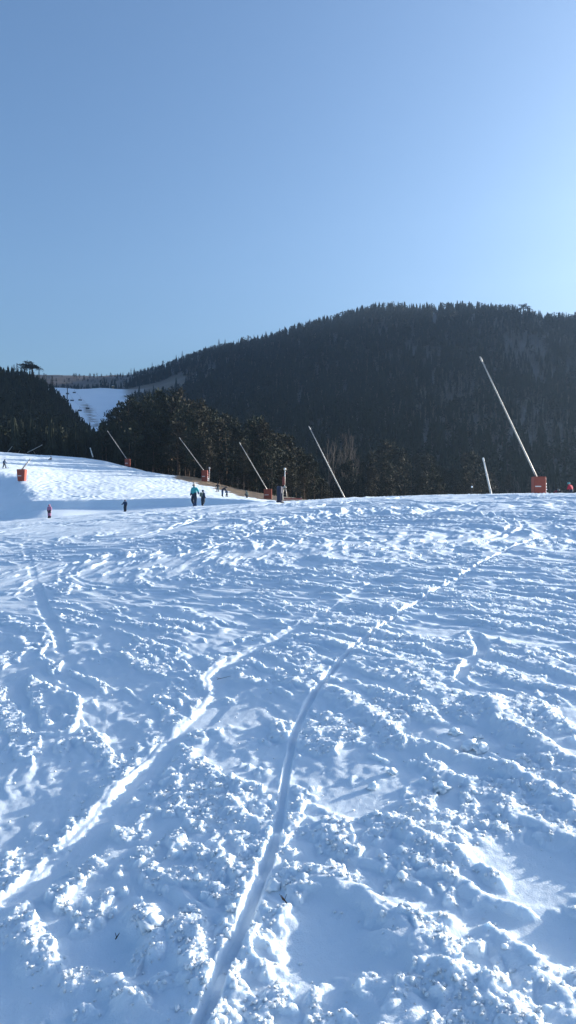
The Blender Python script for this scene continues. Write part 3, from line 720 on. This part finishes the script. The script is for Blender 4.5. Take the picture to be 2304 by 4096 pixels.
def low_bare(k, H=11):
    rnd = random.Random(k); b = MB(); b.tube([(0, 0, -1), (0, 0, H*.9)], [.16, .04], 4, 1, False)
    for i in range(26):
        a = rnd.random()*6.28; z = H*rnd.uniform(.25, .9); L = H*.3*(1.15-z/H); p = Vector((0, 0, z)); e = p+Vector((math.cos(a)*L*.6, math.sin(a)*L*.6, L)); b.tube([p, e], [.09, .03], 3, 0, False)
    return b.mesh('far_bare_tree')
PR = []
for k in range(4): me = low_conifer(k); me.materials.append(M_NEEDLE); me.materials.append(M_BARK); PR.append(bpy.data.objects.new('a%d' % k, me))
for k in range(2): me = low_round(k+9); me.materials.append(M_OLIVE); me.materials.append(M_BARK); PR.append(bpy.data.objects.new('b%d' % k, me))
for k in range(2): me = low_bare(k+20); me.materials.append(M_TWIG); me.materials.append(M_PALEBARK); PR.append(bpy.data.objects.new('c%d' % k, me))
n_ = 34000; r_ = np.sqrt(NR.uniform(225**2, 1260**2, n_)); a_ = NR.uniform(-.58, .85, n_)
n2 = 2600; r_ = np.concatenate([r_, np.sqrt(NR.uniform(205**2, 460**2, n2))]); a_ = np.concatenate([a_, NR.uniform(-.58, -.2, n2)])
x_ = r_*np.sin(a_); y_ = r_*np.cos(a_); p_ = 288+F*np.tan(a_); D_ = y_
ok = (piste_a(a_, r_, x_, y_) < .05) & (NR.random(len(r_)) > hgrass(a_, r_, x_, y_)*1.2)
ok &= ~((D_ > 1000) & (p_ < 128) & (NR.random(len(r_)) < .75))                       # the far ridge is mostly open
ok &= (edge_dist(x_, y_) > 14) | (r_ > 232)
cd = np.interp(p_, [a for a, _ in CREST], [b for _, b in CREST]); ok &= ~((p_ > 125) & (D_ > cd+15))
ok &= ~((r_ < 300) & (p_ > 331))                                                      # the foot of the hill is built tree by tree
ok &= ~((D_ < 960) & (D_ > 330) & (p_ > 96) & (p_ < 150) & (D_ < 560))
x_, y_, a_, r_, p_, D_ = (q[ok] for q in (x_, y_, a_, r_, p_, D_)); z_ = macro(a_, r_)+sstep(260, 420, r_)*2.0*noise(x_/40, y_/40, 90)
pale = sstep(.05, .5, noise(x_/70, y_/110, 101)+.25*noise(x_/20, y_/20, 102))*sstep(360, 470, p_)*.75
for cx, D0, w, dd in ((545, 470, 30, 60), (480, 480, 22, 60), (455, 560, 25, 60), (205, 905, 14, 30), (530, 560, 25, 60)): pale = np.maximum(pale, .8*np.exp(-((p_-cx)/w)**2-((D_-D0)/dd)**2))
u = NR.random(len(x_)); v = NR.random(len(x_)); idx = np.where(u < pale, NR.integers(6, 8, len(x_)), np.where(v < .72, NR.integers(0, 4, len(x_)), NR.integers(4, 6, len(x_))))
s_ = NR.uniform(.55, 1.25, len(x_))*np.where(p_ < 100, .75, 1.0)*np.where(D_ > 1000, .55, 1.0); sc3 = np.stack([s_*NR.uniform(.8, 1.2, len(x_))]*2+[s_], 1); rot = np.zeros((len(x_), 3)); rot[:, 2] = NR.uniform(0, 6.28, len(x_)); rot[:, :2] = NR.normal(0, .03, (len(x_), 2))
forest = scatter('hillside_forest', np.stack([x_, y_, z_], 1), sc3, rot, idx, PR, 'far_trees')
tag(forest, 'dark conifer wood covering the big hill and the spur', 'forest', None, 'stuff')
print('forest', len(x_))

# ------------------------------------------------------------------ snow lances and other gear
M_ALU = mat('aluminium', (0.44, 0.42, 0.39), .45, .4, metal=.35, var=.1, scale=3.0)
M_WHITE = mat('white_paint', (0.78, 0.78, 0.76), .5, .4, var=.06, scale=6.0)
M_RED = mat('red_mat', (0.32, 0.078, 0.052), .65, .3, var=.12, scale=3.0, bump=.01, bscale=6.0)
M_DKRED = mat('faded_red', (0.26, 0.075, 0.065), .7, .3, var=.2, scale=4.0)
M_STEEL = mat('dark_steel', (0.06, 0.065, 0.075), .5, .4, metal=.4, var=.15)
M_NAVY = mat('navy_mat', (0.045, 0.047, 0.075), .6, .3, var=.15, scale=4.0)
M_BLACK = mat('black_rubber', (0.02, 0.022, 0.03), .6, .3, var=.1)
M_CRUST = snow_mat('snow_crust', bump=0.0)
def crust(b, spots, rnd):
    for c_, r_ in spots:
        for q in range(3): b.ball(Vector(c_)+Vector((rnd.uniform(-.4, .4)*r_, rnd.uniform(-.4, .4)*r_, rnd.uniform(-.3, .3)*r_)), r_*rnd.uniform(.55, 1), 8, 0, (rnd.uniform(.8, 1.2), rnd.uniform(.8, 1.2), rnd.uniform(.7, 1.2)))
def lance(px, D, tpx, tpy, label, box=None, tube_r=.055, pale=False, sink=0.0, snowy=False, group=None, post=1.0):
    p = at(px, D); p.z -= sink; e = empty('snow_lance', p); rnd = random.Random(int(px*7))
    top = Vector(((tpx-px)/F*D, 0.15*D/100, EYE+(512-tpy)/F*D-p.z)); m = MB(); foot = Vector((0, 0, post)); d = (top-foot).normalized(); L = (top-foot).length
    post_b = MB(); post_b.tube([(0, 0, -.5), (0, 0, post+.1)], [.10, .09], 10); post_b.box((0, 0, .06), (.5, .5, .05), bev=.01); post_b.build('post', M_STEEL, e)
    if tube_r < .14: foot = foot-d*min(.9, L*.1)
    seg = MB(); n_ = 5
    seg.tube([foot+(top-foot)*(i/n_) for i in range(n_+1)], [tube_r*(1.25-.45*i/n_) for i in range(n_+1)], 10)
    for t in (.35, .68): q = foot+(top-foot)*t; seg.tube([q-d*.06, q+d*.06], tube_r*1.35, 10)
    seg.build('lance_tube', M_WHITE if pale else M_ALU, e, True)
    hd = MB(); hd.tube([top-d*.02, top+d*.10, top+d*.38, top+d*.46], [tube_r*.85, tube_r*1.1, tube_r*1.1, tube_r*.7], 10); hd.build('nozzle_head', M_WHITE if pale else M_ALU, e, True)
    ram = MB(); ram.tube([(0, -.12, post*.55), foot+d*min(1.6, L*.3)+Vector((0, -.08, 0))], [.035, .025], 8); ram.build('hydraulic_ram', M_STEEL, e, True)
    if box:
        w, h, tp = box; bm_ = MB(); bm_.box((0.05, 0, h/2), (w, w*.8, h), bev=.05, taper=tp); bx_ = bm_.build('safety_mat', M_RED, e)
        st = MB(); st.box((-.12*w, -w*.4*max(tp, 1)-.008, h*.44), (w*.5, .016, h*.055)); st.build('label_strip', M_WHITE, bx_)
        sm = MB()
        for k in (-.28, .28): sm.box((0.05, -w*.4*max(tp, 1)-.006, h*(.5+k*1.1)), (w*.97, .012, .025))
        sm.build('strap', M_DKRED, bx_)
        if snowy:
            cb = MB(); crust(cb, [((.05+w*.52, -w*.2, h*t), w*s) for t, s in ((.05, .14), (.16, .11), (.27, .15), (.42, .09), (.58, .08), (.72, .06), (.88, .06))], rnd); cb.build('snow_crust', M_CRUST, e, True)
    return tag(e, label, 'snow lance', group)
lance(538, 57, 482.6, 361.5, 'longest silvery snow lance leaning out of a red mat with snow stuck on its side', (.92, 1.36, 1.), .06, snowy=True, post=1.1)
lance(346.5, 88, 310.6, 429.5, 'silvery snow lance beside the bare birches, its low red base sunk behind the snow crest', (1.15, .75, 1.), .06, post=.5)
lance(267.6, 122, 240.6, 444.5, 'silvery snow lance rising from a faded red mat on dry grass', (1.3, 1.75, 1.), .065, post=1.5)
lance(204.5, 157, 180.3, 439, 'snow lance with tall red mat beside a white topped post', (1.25, 2.4, 1.), .07, snowy=True, post=2.1)
lance(127.5, 191, 108, 432, 'thin snow lance with small red mat at the edge of the pine stand', (1.3, 2.0, 1.), .075, post=1.7)
lance(21.6, 125, 28.6, 460.8, 'red padded snow lance standing on the mound with its short tube tipped right', (1.15, 2.0, 1.22), .11, post=1.9)
lance(492.5, 84, 484.2, 461.5, 'short white snow lance beside the red mat, half hidden by the snow crest', None, .10, True, sink=.3, post=.5)
lance(28.6, 214, 40.6, 445.5, 'grey snow lance tipped right at the shaded top edge of the mound', None, .10, group=None, post=.8)
lance(34.5, 222, 27.4, 439.5, 'dim snow lance tipped left in front of the dark spur wood', None, .085, post=.8)
lance(7.5, 216, 10.8, 447.5, 'tiny snow lance tipped right at the shaded top edge of the mound', None, .085, post=.5, group='tiny lances at the mound edge')
lance(18.4, 218, 19.6, 450.3, 'tiny snow lance tipped right at the shaded top edge of the mound', None, .085, post=.5, group='tiny lances at the mound edge')
lance(93, 205, 90.3, 449.2, 'short white lance standing alone before the dark spur wood', None, .14, True, post=.6)

def lamp_post(px, D, py, label, legs):
    H, p = top_height(px, D, py); p.z = ground(p.x, p.y); H = EYE+(512-py)/F*D-p.z; e = empty('lamp_post', p); b = MB()
    if legs:
        for s in (-1, 1): b.tube([(s*.34, 0, -.3), (s*.30, 0, H*.22), (s*.12, 0, H*.40)], [.075, .07, .07], 8)
        b.box((0, 0, H*.40), (.55, .2, .35), bev=.05); b.box((0, 0, H*.20), (.55, .06, .06))
        b.build('leg_frame', M_ALU, e, True)
    q = MB(); q.tube([(0, 0, H*.38 if legs else -.3), (.06, 0, H*.9)], [.085, .07], 8); q.build('pole', M_WHITE, e, True)
    r_ = MB(); r_.box((-.14, .05, H*(.60 if legs else .45)), (.42, .3, H*(.26 if legs else .4)), bev=.06); r_.build('red_padding', M_DKRED, e)
    a = MB(); a.tube([(.06, 0, H*.86), (.42, 0, H*.80)], [.05, .04], 6); a.build('arm', M_DKRED, e)
    l_ = MB(); l_.ball((.06, 0, H*.95), .20, 10, 0, (1, 1, 1.1)); l_.build('lamp_head', M_WHITE, e, True)
    return tag(e, label, 'post')
lamp_post(284.6, 118, 467.5, 'tall two legged post with red padding and white head before the pines', True)
lamp_post(209.2, 160, 467.3, 'slim white topped post with red padding behind the tall red mat', False)
# padded post on the crest
p = on_snow(279.6, 503.8); e = empty('padded_post', p); b = MB(); b.tube([(0, 0, -.1), (0, 0, .12), (0, 0, .16), (0, 0, .9), (0, 0, .95)], [.19, .19, .15, .16, .11], 12); b.build('padding', M_NAVY, e, True)
b = MB(); b.tube([(.05, -.02, -.05), (.05, -.02, .1)], [.24, .20], 10); b.build('base', M_BLACK, e, True); b = MB(); b.box((.17, 0, .38), (.05, .18, .42), bev=.02); b.build('pale_flap', M_ALU, e)
tag(e, 'navy padded post with dark foot on the snow crest', 'post')
# low red barrier behind the crest
a_, c_ = at(284, 70), at(302, 70); e = empty('low_barrier', (a_+c_)/2); d = c_-a_; R = Matrix.Rotation(math.atan2(d.y, d.x), 3, 'Z')
zz = EYE+(512-497.5)/F*70-e.location.z
for k in (0, 1): b = MB(); b.box((0, 0, zz-.12-.2*k), (d.length, .03, .13), rot=R, bev=.01); b.build('board', M_DKRED, e)
for s in (-.45, 0, .45): b = MB(); b.tube([R@Vector((s*d.length, .04, -.3)), R@Vector((s*d.length, .04, zz+.02))], .035, 6); b.build('stake', M_ALU, e)
tag(e, 'low faded red barrier boards beside the navy padded post', 'barrier')
p = at(471.7, 74); hh = EYE+(512-486.8)/F*74-p.z; e = empty('marker_stake', p); b = MB(); b.tube([(0, 0, -.3), (.02, 0, hh)], .025, 6); b.build('stake', M_STEEL, e); b = MB(); b.ball((.02, 0, hh), .10, 8); b.build('snow_cap', M_CRUST, e, True); tag(e, 'small stake with snow cap poking over the snow crest', 'stake')

# ------------------------------------------------------------------ people
def figure(name, loc, H, rz, J, cols, label, extras=None, rad=1.0, head_col=None, group=None):
    """one continuous body grown on a skeleton; J gives joints in units of height (x right, y forward, z up)"""
    e = empty(name, loc, rz)
    D0 = dict(pel=(0, 0, .52), wai=(0, .005, .60), che=(0, 0, .72), nek=(0, .005, .835), hed=(0, .012, .90), crn=(0, .008, .965),
              lsh=(-.115, 0, .79), lel=(-.155, -.01, .63), lha=(-.165, .04, .48), rsh=(.115, 0, .79), rel=(.155, -.01, .63), rha=(.165, .04, .48),
              lhi=(-.055, 0, .50), lkn=(-.065, .015, .28), lan=(-.07, -.01, .05), lto=(-.075, .09, .025), rhi=(.055, 0, .50), rkn=(.065, .015, .28), ran=(.07, -.01, .05), rto=(.075, .09, .025))
    D0.update(J); ks = list(D0); ix = {k: i for i, k in enumerate(ks)}
    R0 = dict(pel=.095, wai=.088, che=.105, nek=.046, hed=.066, crn=.050, lsh=.058, lel=.043, lha=.034, rsh=.058, rel=.043, rha=.034, lhi=.078, lkn=.056, lan=.044, lto=.036, rhi=.078, rkn=.056, ran=.044, rto=.036)
    E = [('pel', 'wai'), ('wai', 'che'), ('che', 'nek'), ('nek', 'hed'), ('hed', 'crn'), ('che', 'lsh'), ('lsh', 'lel'), ('lel', 'lha'), ('che', 'rsh'), ('rsh', 'rel'), ('rel', 'rha'),
         ('pel', 'lhi'), ('lhi', 'lkn'), ('lkn', 'lan'), ('lan', 'lto'), ('pel', 'rhi'), ('rhi', 'rkn'), ('rkn', 'ran'), ('ran', 'rto')]
    # thumbs leave the side of the mitten
    for s in 'lr':
        h_, el = Vector(D0[s+'ha']), Vector(D0[s+'el']); dv = (h_-el).normalized(); D0[s+'th'] = tuple(h_+dv*.01+Vector((-.03 if s == 'r' else .03, .02, 0))); D0[s+'fi'] = tuple(h_+dv*.045)
        for k, r in ((s+'th', .013), (s+'fi', .022)): ks.append(k); ix[k] = len(ks)-1; R0[k] = r; E.append((s+'ha', k))
    me = bpy.data.meshes.new('body'); me.from_pydata([Vector(D0[k])*H for k in ks], [(ix[a], ix[b]) for a, b in E], [])
    tmp = bpy.data.objects.new('tmp_body', me); COL.objects.link(tmp); md = tmp.modifiers.new('skin', 'SKIN'); md.use_smooth_shade = True; md.branch_smoothing = .6
    for k in ks: r = R0[k]*H*rad*(1.0 if k not in ('hed', 'crn', 'nek') else 1/rad**.5); me.skin_vertices[0].data[ix[k]].radius = (r, r); me.skin_vertices[0].data[ix[k]].use_root = (k == 'pel')
    sb = tmp.modifiers.new('sub', 'SUBSURF'); sb.levels = 2
    dg = bpy.context.evaluated_depsgraph_get(); out = bpy.data.meshes.new_from_object(tmp.evaluated_get(dg)); bpy.data.objects.remove(tmp)
    jk, jp = ks, [Vector(D0[k])*H for k in ks]
    zone = {'hed': 2, 'crn': 2, 'nek': 0, 'lha': 3, 'rha': 3, 'lth': 3, 'rth': 3, 'lfi': 3, 'rfi': 3, 'lan': 3, 'ran': 3, 'lto': 3, 'rto': 3, 'pel': 1, 'lhi': 1, 'rhi': 1, 'lkn': 1, 'rkn': 1}
    out.materials.clear()
    for c_ in cols: out.materials.append(c_)
    for f in out.polygons:
        c_ = f.center; k = min(range(len(jk)), key=lambda i: (jp[i]-c_).length_squared); f.material_index = zone.get(jk[k], 0); f.use_smooth = True
    o = bpy.data.objects.new('body', out); COL.objects.link(o); o.parent = e
    hd = Vector(D0['hed'])*H; up = (Vector(D0['crn'])-Vector(D0['hed'])).normalized()
    b = MB(); b.ball(hd+up*.022*H, .078*H, 12, 0, (.92, 1.02, .95)); b.build('hat', head_col or M_BLACK, e, True)
    b = MB(); b.box(hd+Vector((0, .062*H, .004*H)), (.10*H, .03*H, .036*H), bev=.01*H); b.build('goggles', M_BLACK, e)
    if extras: extras(e, D0, H)
    return tag(e, label, 'person', group)
def cloth(name, c): return mat(name, c, .75, .25, var=.12, scale=9.0, bump=.006, bscale=18.0)
C_TEAL = cloth('teal_jacket', (0.05, 0.34, 0.36)); C_DARK = cloth('dark_trousers', (0.025, 0.04, 0.065)); C_NIGHT = cloth('navy_jacket', (0.02, 0.05, 0.11)); C_SKIN = mat('skin', (0.45, 0.28, 0.21), .6, .3)
C_GREY = cloth('grey_jacket', (0.10, 0.13, 0.14)); C_PINK = cloth('mauve_suit', (0.36, 0.17, 0.27)); C_BLK = cloth('black_jacket', (0.02, 0.022, 0.03)); C_REDJ = cloth('red_jacket', (0.45, 0.03, 0.06)); C_LIGHT = cloth('pale_hat', (0.55, 0.50, 0.45)); C_OLIVE = cloth('olive_jacket', (0.10, 0.14, 0.13)); C_WINE = cloth('wine_jacket', (0.16, 0.03, 0.05)); C_CYAN = cloth('teal_helmet', (0.10, 0.30, 0.33))
WALK = dict(lel=(-.20, -.02, .66), lha=(-.29, .05, .55), lkn=(-.10, .05, .28), lan=(-.14, .08, .05), lto=(-.15, .17, .025), rkn=(.09, .03, .28), ran=(.10, -.13, .06), rto=(.11, -.04, .025), rha=(.16, .06, .50))
BEND = dict(wai=(0, .04, .59), che=(0, .16, .68), nek=(0, .27, .74), hed=(0, .33, .77), crn=(0, .385, .80), lsh=(-.11, .19, .71), lel=(-.14, .25, .56), lha=(-.10, .34, .46), rsh=(.11, .19, .71), rel=(.14, .25, .56), rha=(.10, .34, .46))
SIT = dict(pel=(0, -.06, .12), wai=(0, -.07, .20), che=(0, -.04, .33), nek=(0, 0, .45), hed=(0, .02, .515), crn=(0, .02, .58), lsh=(-.115, -.02, .40), lel=(-.15, .03, .26), lha=(-.12, .14, .22), rsh=(.115, -.02, .40), rel=(.15, .03, .26), rha=(.12, .14, .22),
           lhi=(-.06, -.02, .11), lkn=(-.09, .20, .22), lan=(-.08, .33, .04), lto=(-.085, .41, .05), rhi=(.06, -.02, .11), rkn=(.09, .20, .22), ran=(.08, .33, .04), rto=(.085, .41, .05))
SQUAT = dict(SIT, pel=(0, -.08, .22), wai=(0, -.05, .31), che=(0, .02, .43), nek=(0, .08, .54), hed=(0, .10, .60), crn=(0, .11, .665), lsh=(-.115, .03, .50), rsh=(.115, .03, .50), lel=(-.15, .10, .36), rel=(.15, .10, .36), lha=(-.10, .2, .28), rha=(.10, .2, .28), lhi=(-.06, -.06, .21), rhi=(.06, -.06, .21), lkn=(-.10, .12, .30), rkn=(.10, .12, .30), lan=(-.09, .0, .05), ran=(.09, .0, .05), lto=(-.09, .1, .03), rto=(.09, .1, .03))
SKI = dict(pel=(0, -.05, .47), wai=(0, -.01, .55), che=(0, .05, .67), nek=(0, .10, .78), hed=(0, .13, .845), crn=(0, .14, .91), lsh=(-.115, .06, .74), rsh=(.115, .06, .74), lel=(-.18, .04, .59), rel=(.18, .04, .59), lha=(-.17, .16, .53), rha=(.17, .16, .53), lhi=(-.055, -.05, .455), rhi=(.055, -.05, .455), lkn=(-.08, .07, .27), rkn=(.08, .07, .27), lan=(-.085, .0, .06), ran=(.085, .0, .06), lto=(-.085, .1, .035), rto=(.085, .1, .035))
def skis(e, J, H):
    for s in 'lr':
        a = Vector(J[s+'an'])*H; b = MB(); b.box((a.x, a.y+.05, .015), (.08, 1.5*H/1.7, .022), bev=.006); b.box((a.x, a.y+.05+.8*H/1.7, .05), (.075, .16, .02), rot=Matrix.Rotation(.5, 3, 'X')); b.build('ski', M_BLACK, e)
        h_ = Vector(J[s+'ha'])*H; b = MB(); b.tube([h_+Vector((0, .03, .06)), (h_.x*1.15, h_.y-.25, .02)], .012, 5); b.build('ski_pole', M_STEEL, e)
def pack(e, J, H):
    c_ = Vector(J['che'])*H+Vector((0, -.13*H, -.02*H)); b = MB(); b.box(c_, (.2*H, .12*H, .26*H), bev=.03*H); b.build('backpack', C_OLIVE, e)
def pompom(e, J, H):
    c_ = Vector(J['crn'])*H; b = MB(); b.ball(c_+Vector((0, 0, .045*H)), .035*H, 8); b.build('bobble', C_LIGHT, e, True)
FIG = 'person'
figure(FIG, on_snow(194.3, 506.6), 1.66, 2.55, WALK, [C_TEAL, C_DARK, C_SKIN, C_NIGHT], 'adult in turquoise jacket and dark trousers walking with one arm out', pompom, 1.12, C_LIGHT)
figure(FIG, on_snow(202.8, 506.4), 1.16, -.7, dict(WALK, lha=(-.2, .1, .56)), [C_NIGHT, C_DARK, C_SKIN, C_BLK], 'child in dark snowsuit with small backpack beside the turquoise adult', pack, 1.25, C_NIGHT)
figure(FIG, at(222.3, 97), 1.62, -1.15, BEND, [C_BLK, C_NIGHT, C_SKIN, C_BLK], 'adult in black bending over towards a small child on the shaded strip', None, 1.05)
figure(FIG, at(226.8, 95), 1.0, .5, SKI, [C_NIGHT, C_DARK, C_SKIN, C_BLK], 'small child in dark blue beside the bending adult on the shaded strip', None, 1.3, C_NIGHT)
figure(FIG, at(217.8, 122), 1.55, 2.9, SKI, [C_BLK, C_GREY, C_SKIN, C_BLK], 'dark clad skier on the lit snow below the dry grass', skis, 1.05)
figure(FIG, at(247.2, 110), 1.6, 2.2, SQUAT, [C_OLIVE, C_DARK, C_SKIN, C_BLK], 'person crouching at the low end of the dry grass strip', None, 1.05, C_GREY)
figure(FIG, on_snow(125.2, 512.2), .86, 2.7, dict(rel=(.19, .03, .63), rha=(.27, .10, .60)), [C_NIGHT, C_DARK, C_SKIN, C_BLK], 'child in navy snowsuit standing alone with one hand out', None, 1.3, C_NIGHT)
figure(FIG, on_snow(49.5, 519.0), .80, 2.7, dict(lha=(-.13, .06, .50), rha=(.13, .06, .50)), [C_PINK, C_PINK, C_SKIN, C_BLK], 'small child in mauve snowsuit standing where the run dips away', None, 1.35, C_PINK)
figure(FIG, at(4.3, 146), 1.78, -2.2, dict(WALK, che=(0, .04, .72), nek=(0, .07, .83), hed=(0, .09, .89), crn=(0, .09, .95)), [C_NIGHT, C_DARK, C_SKIN, C_BLK], 'skier in dark blue striding across the smooth shaded gully', skis, 1.05)
figure(FIG, at(51, 181), 1.6, 1.9, SIT, [C_BLK, C_BLK, C_SKIN, C_BLK], 'person in black sitting on the sunlit top of the mound', None, 1.1)
figure(FIG, at(571, 62), 1.58, .6, SKI, [C_REDJ, C_DARK, C_SKIN, C_BLK], 'person in red jacket and teal helmet half hidden by the snow crest', None, 1.05, C_CYAN)
figure(FIG, at(556.5, 76), 1.5, 2.9, SKI, [C_WINE, C_DARK, C_SKIN, C_BLK], 'person in wine red jacket and black hat behind the snow crest near the red mat', None, 1.05)
figure(FIG, at(561.5, 71), 1.5, 2.2, BEND, [C_BLK, C_DARK, C_SKIN, C_BLK], 'person in black bending behind the snow crest near the red mat', None, 1.05, C_GREY)

# ------------------------------------------------------------------ chair lift and huts by the far run
def line_pt(px, D, py): return Vector(((px-288)/F*D, D, EYE+(512-py)/F*D))
x, y, z = land_z(67, 640); top = line_pt(67.3, 640, 386); e = empty('lift_pylon', (x, y, z)); hh = top.z-z
b = MB(); b.tube([(-.6, 0, -1), (0, 0, hh*.6), (.5, 0, hh)], [.55, .45, .35], 10); b.build('mast', M_STEEL, e, True)
b = MB(); b.box((.5, 0, hh), (7.5, .5, .5), bev=.08, rot=Matrix.Rotation(.12, 3, 'Y')); b.build('crossarm', M_STEEL, e)
for s in (-1, 1): b = MB(); b.box((.5+s*3.3, 0, hh-s*.4-.3), (.5, 4.2, .6), rot=Matrix.Rotation(-.35, 3, 'X'), bev=.1); b.build('sheave_row', M_BLACK, e)
tag(e, 'dark T shaped lift pylon at the edge of the far ski run', 'pylon')
lo = line_pt(111, 330, 431)
CAB = []
for s, nm in ((-1, 'left'), (1, 'right')):
    a = top+Vector((s*3.3+.5, 0, -s*.4)); c_ = lo+Vector((s*3.3, 0, 0)); pts = [a.lerp(c_, t)+Vector((0, 0, -6*4*t*(1-t)*.35)) for t in [i/16 for i in range(17)]]; CAB.append(pts)
    b = MB(); b.tube(pts, .028, 5); o = b.build('lift_cable', M_STEEL); tag(o, 'thin lift cable carrying the chairs, %s of the pylon mast' % ('outer side' if s < 0 else 'inner side'), 'cable')
def chair(cab, t, label):
    q = t*16; i = min(int(q), 15); p = cab[i].lerp(cab[i+1], q-i); e = empty('lift_chair', p, .3); b = MB()
    b.tube([(0, 0, 0), (0, .25, -.5), (0, .25, -1.6)], .06, 6); b.build('hanger', M_STEEL, e)
    b = MB(); b.box((0, .1, -2.6), (2.4, .55, .14), bev=.04); b.build('seat', M_BLACK, e)
    b = MB(); b.box((0, .36, -2.2), (2.4, .12, .75), bev=.04); b.build('backrest', M_BLACK, e)
    b = MB(); b.tube([(-1.2, .3, -2.6), (-1.2, .3, -1.7), (0, .25, -1.55), (1.2, .3, -1.7), (1.2, .3, -2.6)], .05, 6); b.build('frame', M_STEEL, e)
    b = MB(); b.tube([(-1.2, -.25, -2.3), (1.2, -.25, -2.3)], .04, 6); b.build('safety_bar', M_STEEL, e)
    return tag(e, label, 'lift chair', 'empty chairs on the far lift')
for c_, t in ((1, .10), (0, .155), (1, .30), (0, .33), (1, .50), (0, .56)): chair(CAB[c_], t, 'empty dark lift chair hanging from the cable over the far snow run')
def hut(name, px, D, w, d_, h, label, wallm, roofm, flat=False):
    x, y, z = land_z(px, D); e = empty(name, (x, y, z), .15); b = MB(); b.box((0, 0, h*.5-.5), (w, d_, h+1)); b.build('wall', wallm, e)
    b = MB(); hw, hd = w/2+.4, d_/2+.4; rz = h+(.25 if flat else w*.32)
    b.add([(-hw, -hd, h), (hw, -hd, h), (hw, hd, h), (-hw, hd, h), (0, -hd, rz), (0, hd, rz), (-hw, -hd, h+.2), (hw, -hd, h+.2), (hw, hd, h+.2), (-hw, hd, h+.2), (0, -hd, rz+.25), (0, hd, rz+.25)],
          [(0, 3, 5, 4), (1, 4, 5, 2), (6, 10, 11, 9), (7, 8, 11, 10), (0, 4, 10, 6), (1, 7, 10, 4), (3, 9, 11, 5), (2, 5, 11, 8), (0, 6, 9, 3), (1, 2, 8, 7)]); b.build('roof', roofm, e)
    b = MB(); b.box((-w*.2, -d_/2-.02, h*.4), (w*.28, .08, h*.75)); b.build('door', M_STEEL, e); b = MB(); b.box((w*.22, -d_/2-.02, h*.6), (w*.25, .08, h*.35)); b.build('window', M_BLACK, e)
    return tag(e, label, 'hut')
M_OCHRE = mat('ochre_wall', (0.38, 0.26, 0.09), .7, .3, var=.1)
hut('lift_hut', 113, 948, 2.6, 2.6, 5.0, 'ochre lift hut on the upper edge of the far ski run', M_OCHRE, M_WHITE)
hut('hill_hut', 211, 885, 7, 4, 3.0, 'pale roofed hut in the clearing on the big hill', M_STEEL, M_WHITE)
for px in (197, 200, 205):
    x, y, z = land_z(px, 888); e = empty('marker_board', (x, y, z)); b = MB(); b.tube([(0, 0, -.5), (0, 0, 2.4)], .15, 6); b.build('stake', M_STEEL, e); b = MB(); b.box((0, -.2, 3.1), (1.6, .15, 1.9), bev=.04); b.build('board', M_WHITE, e); tag(e, 'small pale board on a stake beside the hut on the big hill', 'board', 'pale boards by the hill hut')

# ------------------------------------------------------------------ small things on the snow
M_STICK = mat('dead_twig', (0.05, 0.035, 0.025), .9, .1)
def twig(px, py, L, a, label, forks=2):
    p = on_snow(px, py); rnd = random.Random(int(px)); b = MB(); d = Vector((math.cos(a), math.sin(a), .05)); s = p+Vector((0, 0, .012))
    b.tube([s-d*L/2, s+Vector((0, 0, .006)), s+d*L/2+Vector((0, 0, .012))], [.0022, .002, .001], 5)
    for k in range(forks): q = s+d*L*rnd.uniform(-.3, .3); b.tube([q, q+Vector((rnd.uniform(-.4, .4)*L, rnd.uniform(-.4, .4)*L, .02))], [.0016, .0008], 4)
    tag(b.build('dead_twig', M_STICK), label, 'twig')
twig(224, 679, .11, .35, 'thin dark twig lying at the bend of the lit ski track', 1)
twig(284, 911, .035, 2.2, 'scrap of dark needles on the snow beside the central ski groove', 4)
twig(117.5, 938, .02, 1.0, 'tiny dark twig in the smooth hollow of the foreground snow', 1)
_l = 'loose snow lump %s'
LUMPS = [_l % w for w in ('at the upper end of a row of four lumps', 'biggest of a row of four lumps', 'second biggest of a row of four lumps', 'smallest of a row of four lumps', 'alone on smooth snow below a long crumbly ridge',
         'between the central groove and a crumbly ridge', 'above the lump between groove and ridge', 'on the smooth roll left of the central groove', 'where the smooth roll meets the central groove', 'beside the dark needle scrap', 'beside the smooth hollow with a tiny twig', 'left of the central groove on churned snow')]
CL = [clod(k+31, 3, .75) for k in range(4)]
for k, (a, b_, s) in enumerate(((1146, 1850, .045), (1182, 1882, .055), (1208, 1888, .05), (1204, 1858, .03), (1112, 1985, .05), (938, 1978, .035), (985, 1945, .03), (478, 2303, .04), (585, 2318, .03), (690, 2240, .035), (380, 2345, .05), (545, 1985, .03))):
    p = on_snow(a*SC, b_*SC); o = mesh_obj('snow_clump', CL[k % 4], []); s *= .72; o.location = p+Vector((0, 0, s*.15)); o.scale = (s, s*.9, s*.75); o.rotation_euler = (0, 0, k*1.7)
    tag(o, LUMPS[k], 'snow lump', 'loose lumps of snow in the foreground')

# ------------------------------------------------------------------ the air between here and the hills
b = MB(); b.box((0, 0, 250), (3360, 3360, 540)); hz = bpy.data.materials.new('mountain_haze'); hz.use_nodes = True; nt = hz.node_tree; nt.nodes.clear()
ho = nt.nodes.new('ShaderNodeOutputMaterial'); pv = nt.nodes.new('ShaderNodeVolumePrincipled'); pv.inputs['Color'].default_value = (.50, .72, 1.0, 1); pv.inputs['Density'].default_value = HAZE_D; pv.inputs['Anisotropy'].default_value = 0.6
nt.links.new(pv.outputs[0], ho.inputs['Volume'])
haze = b.build('haze', hz); tag(haze, 'thin bluish winter haze over the valley', 'haze', None, 'stuff')
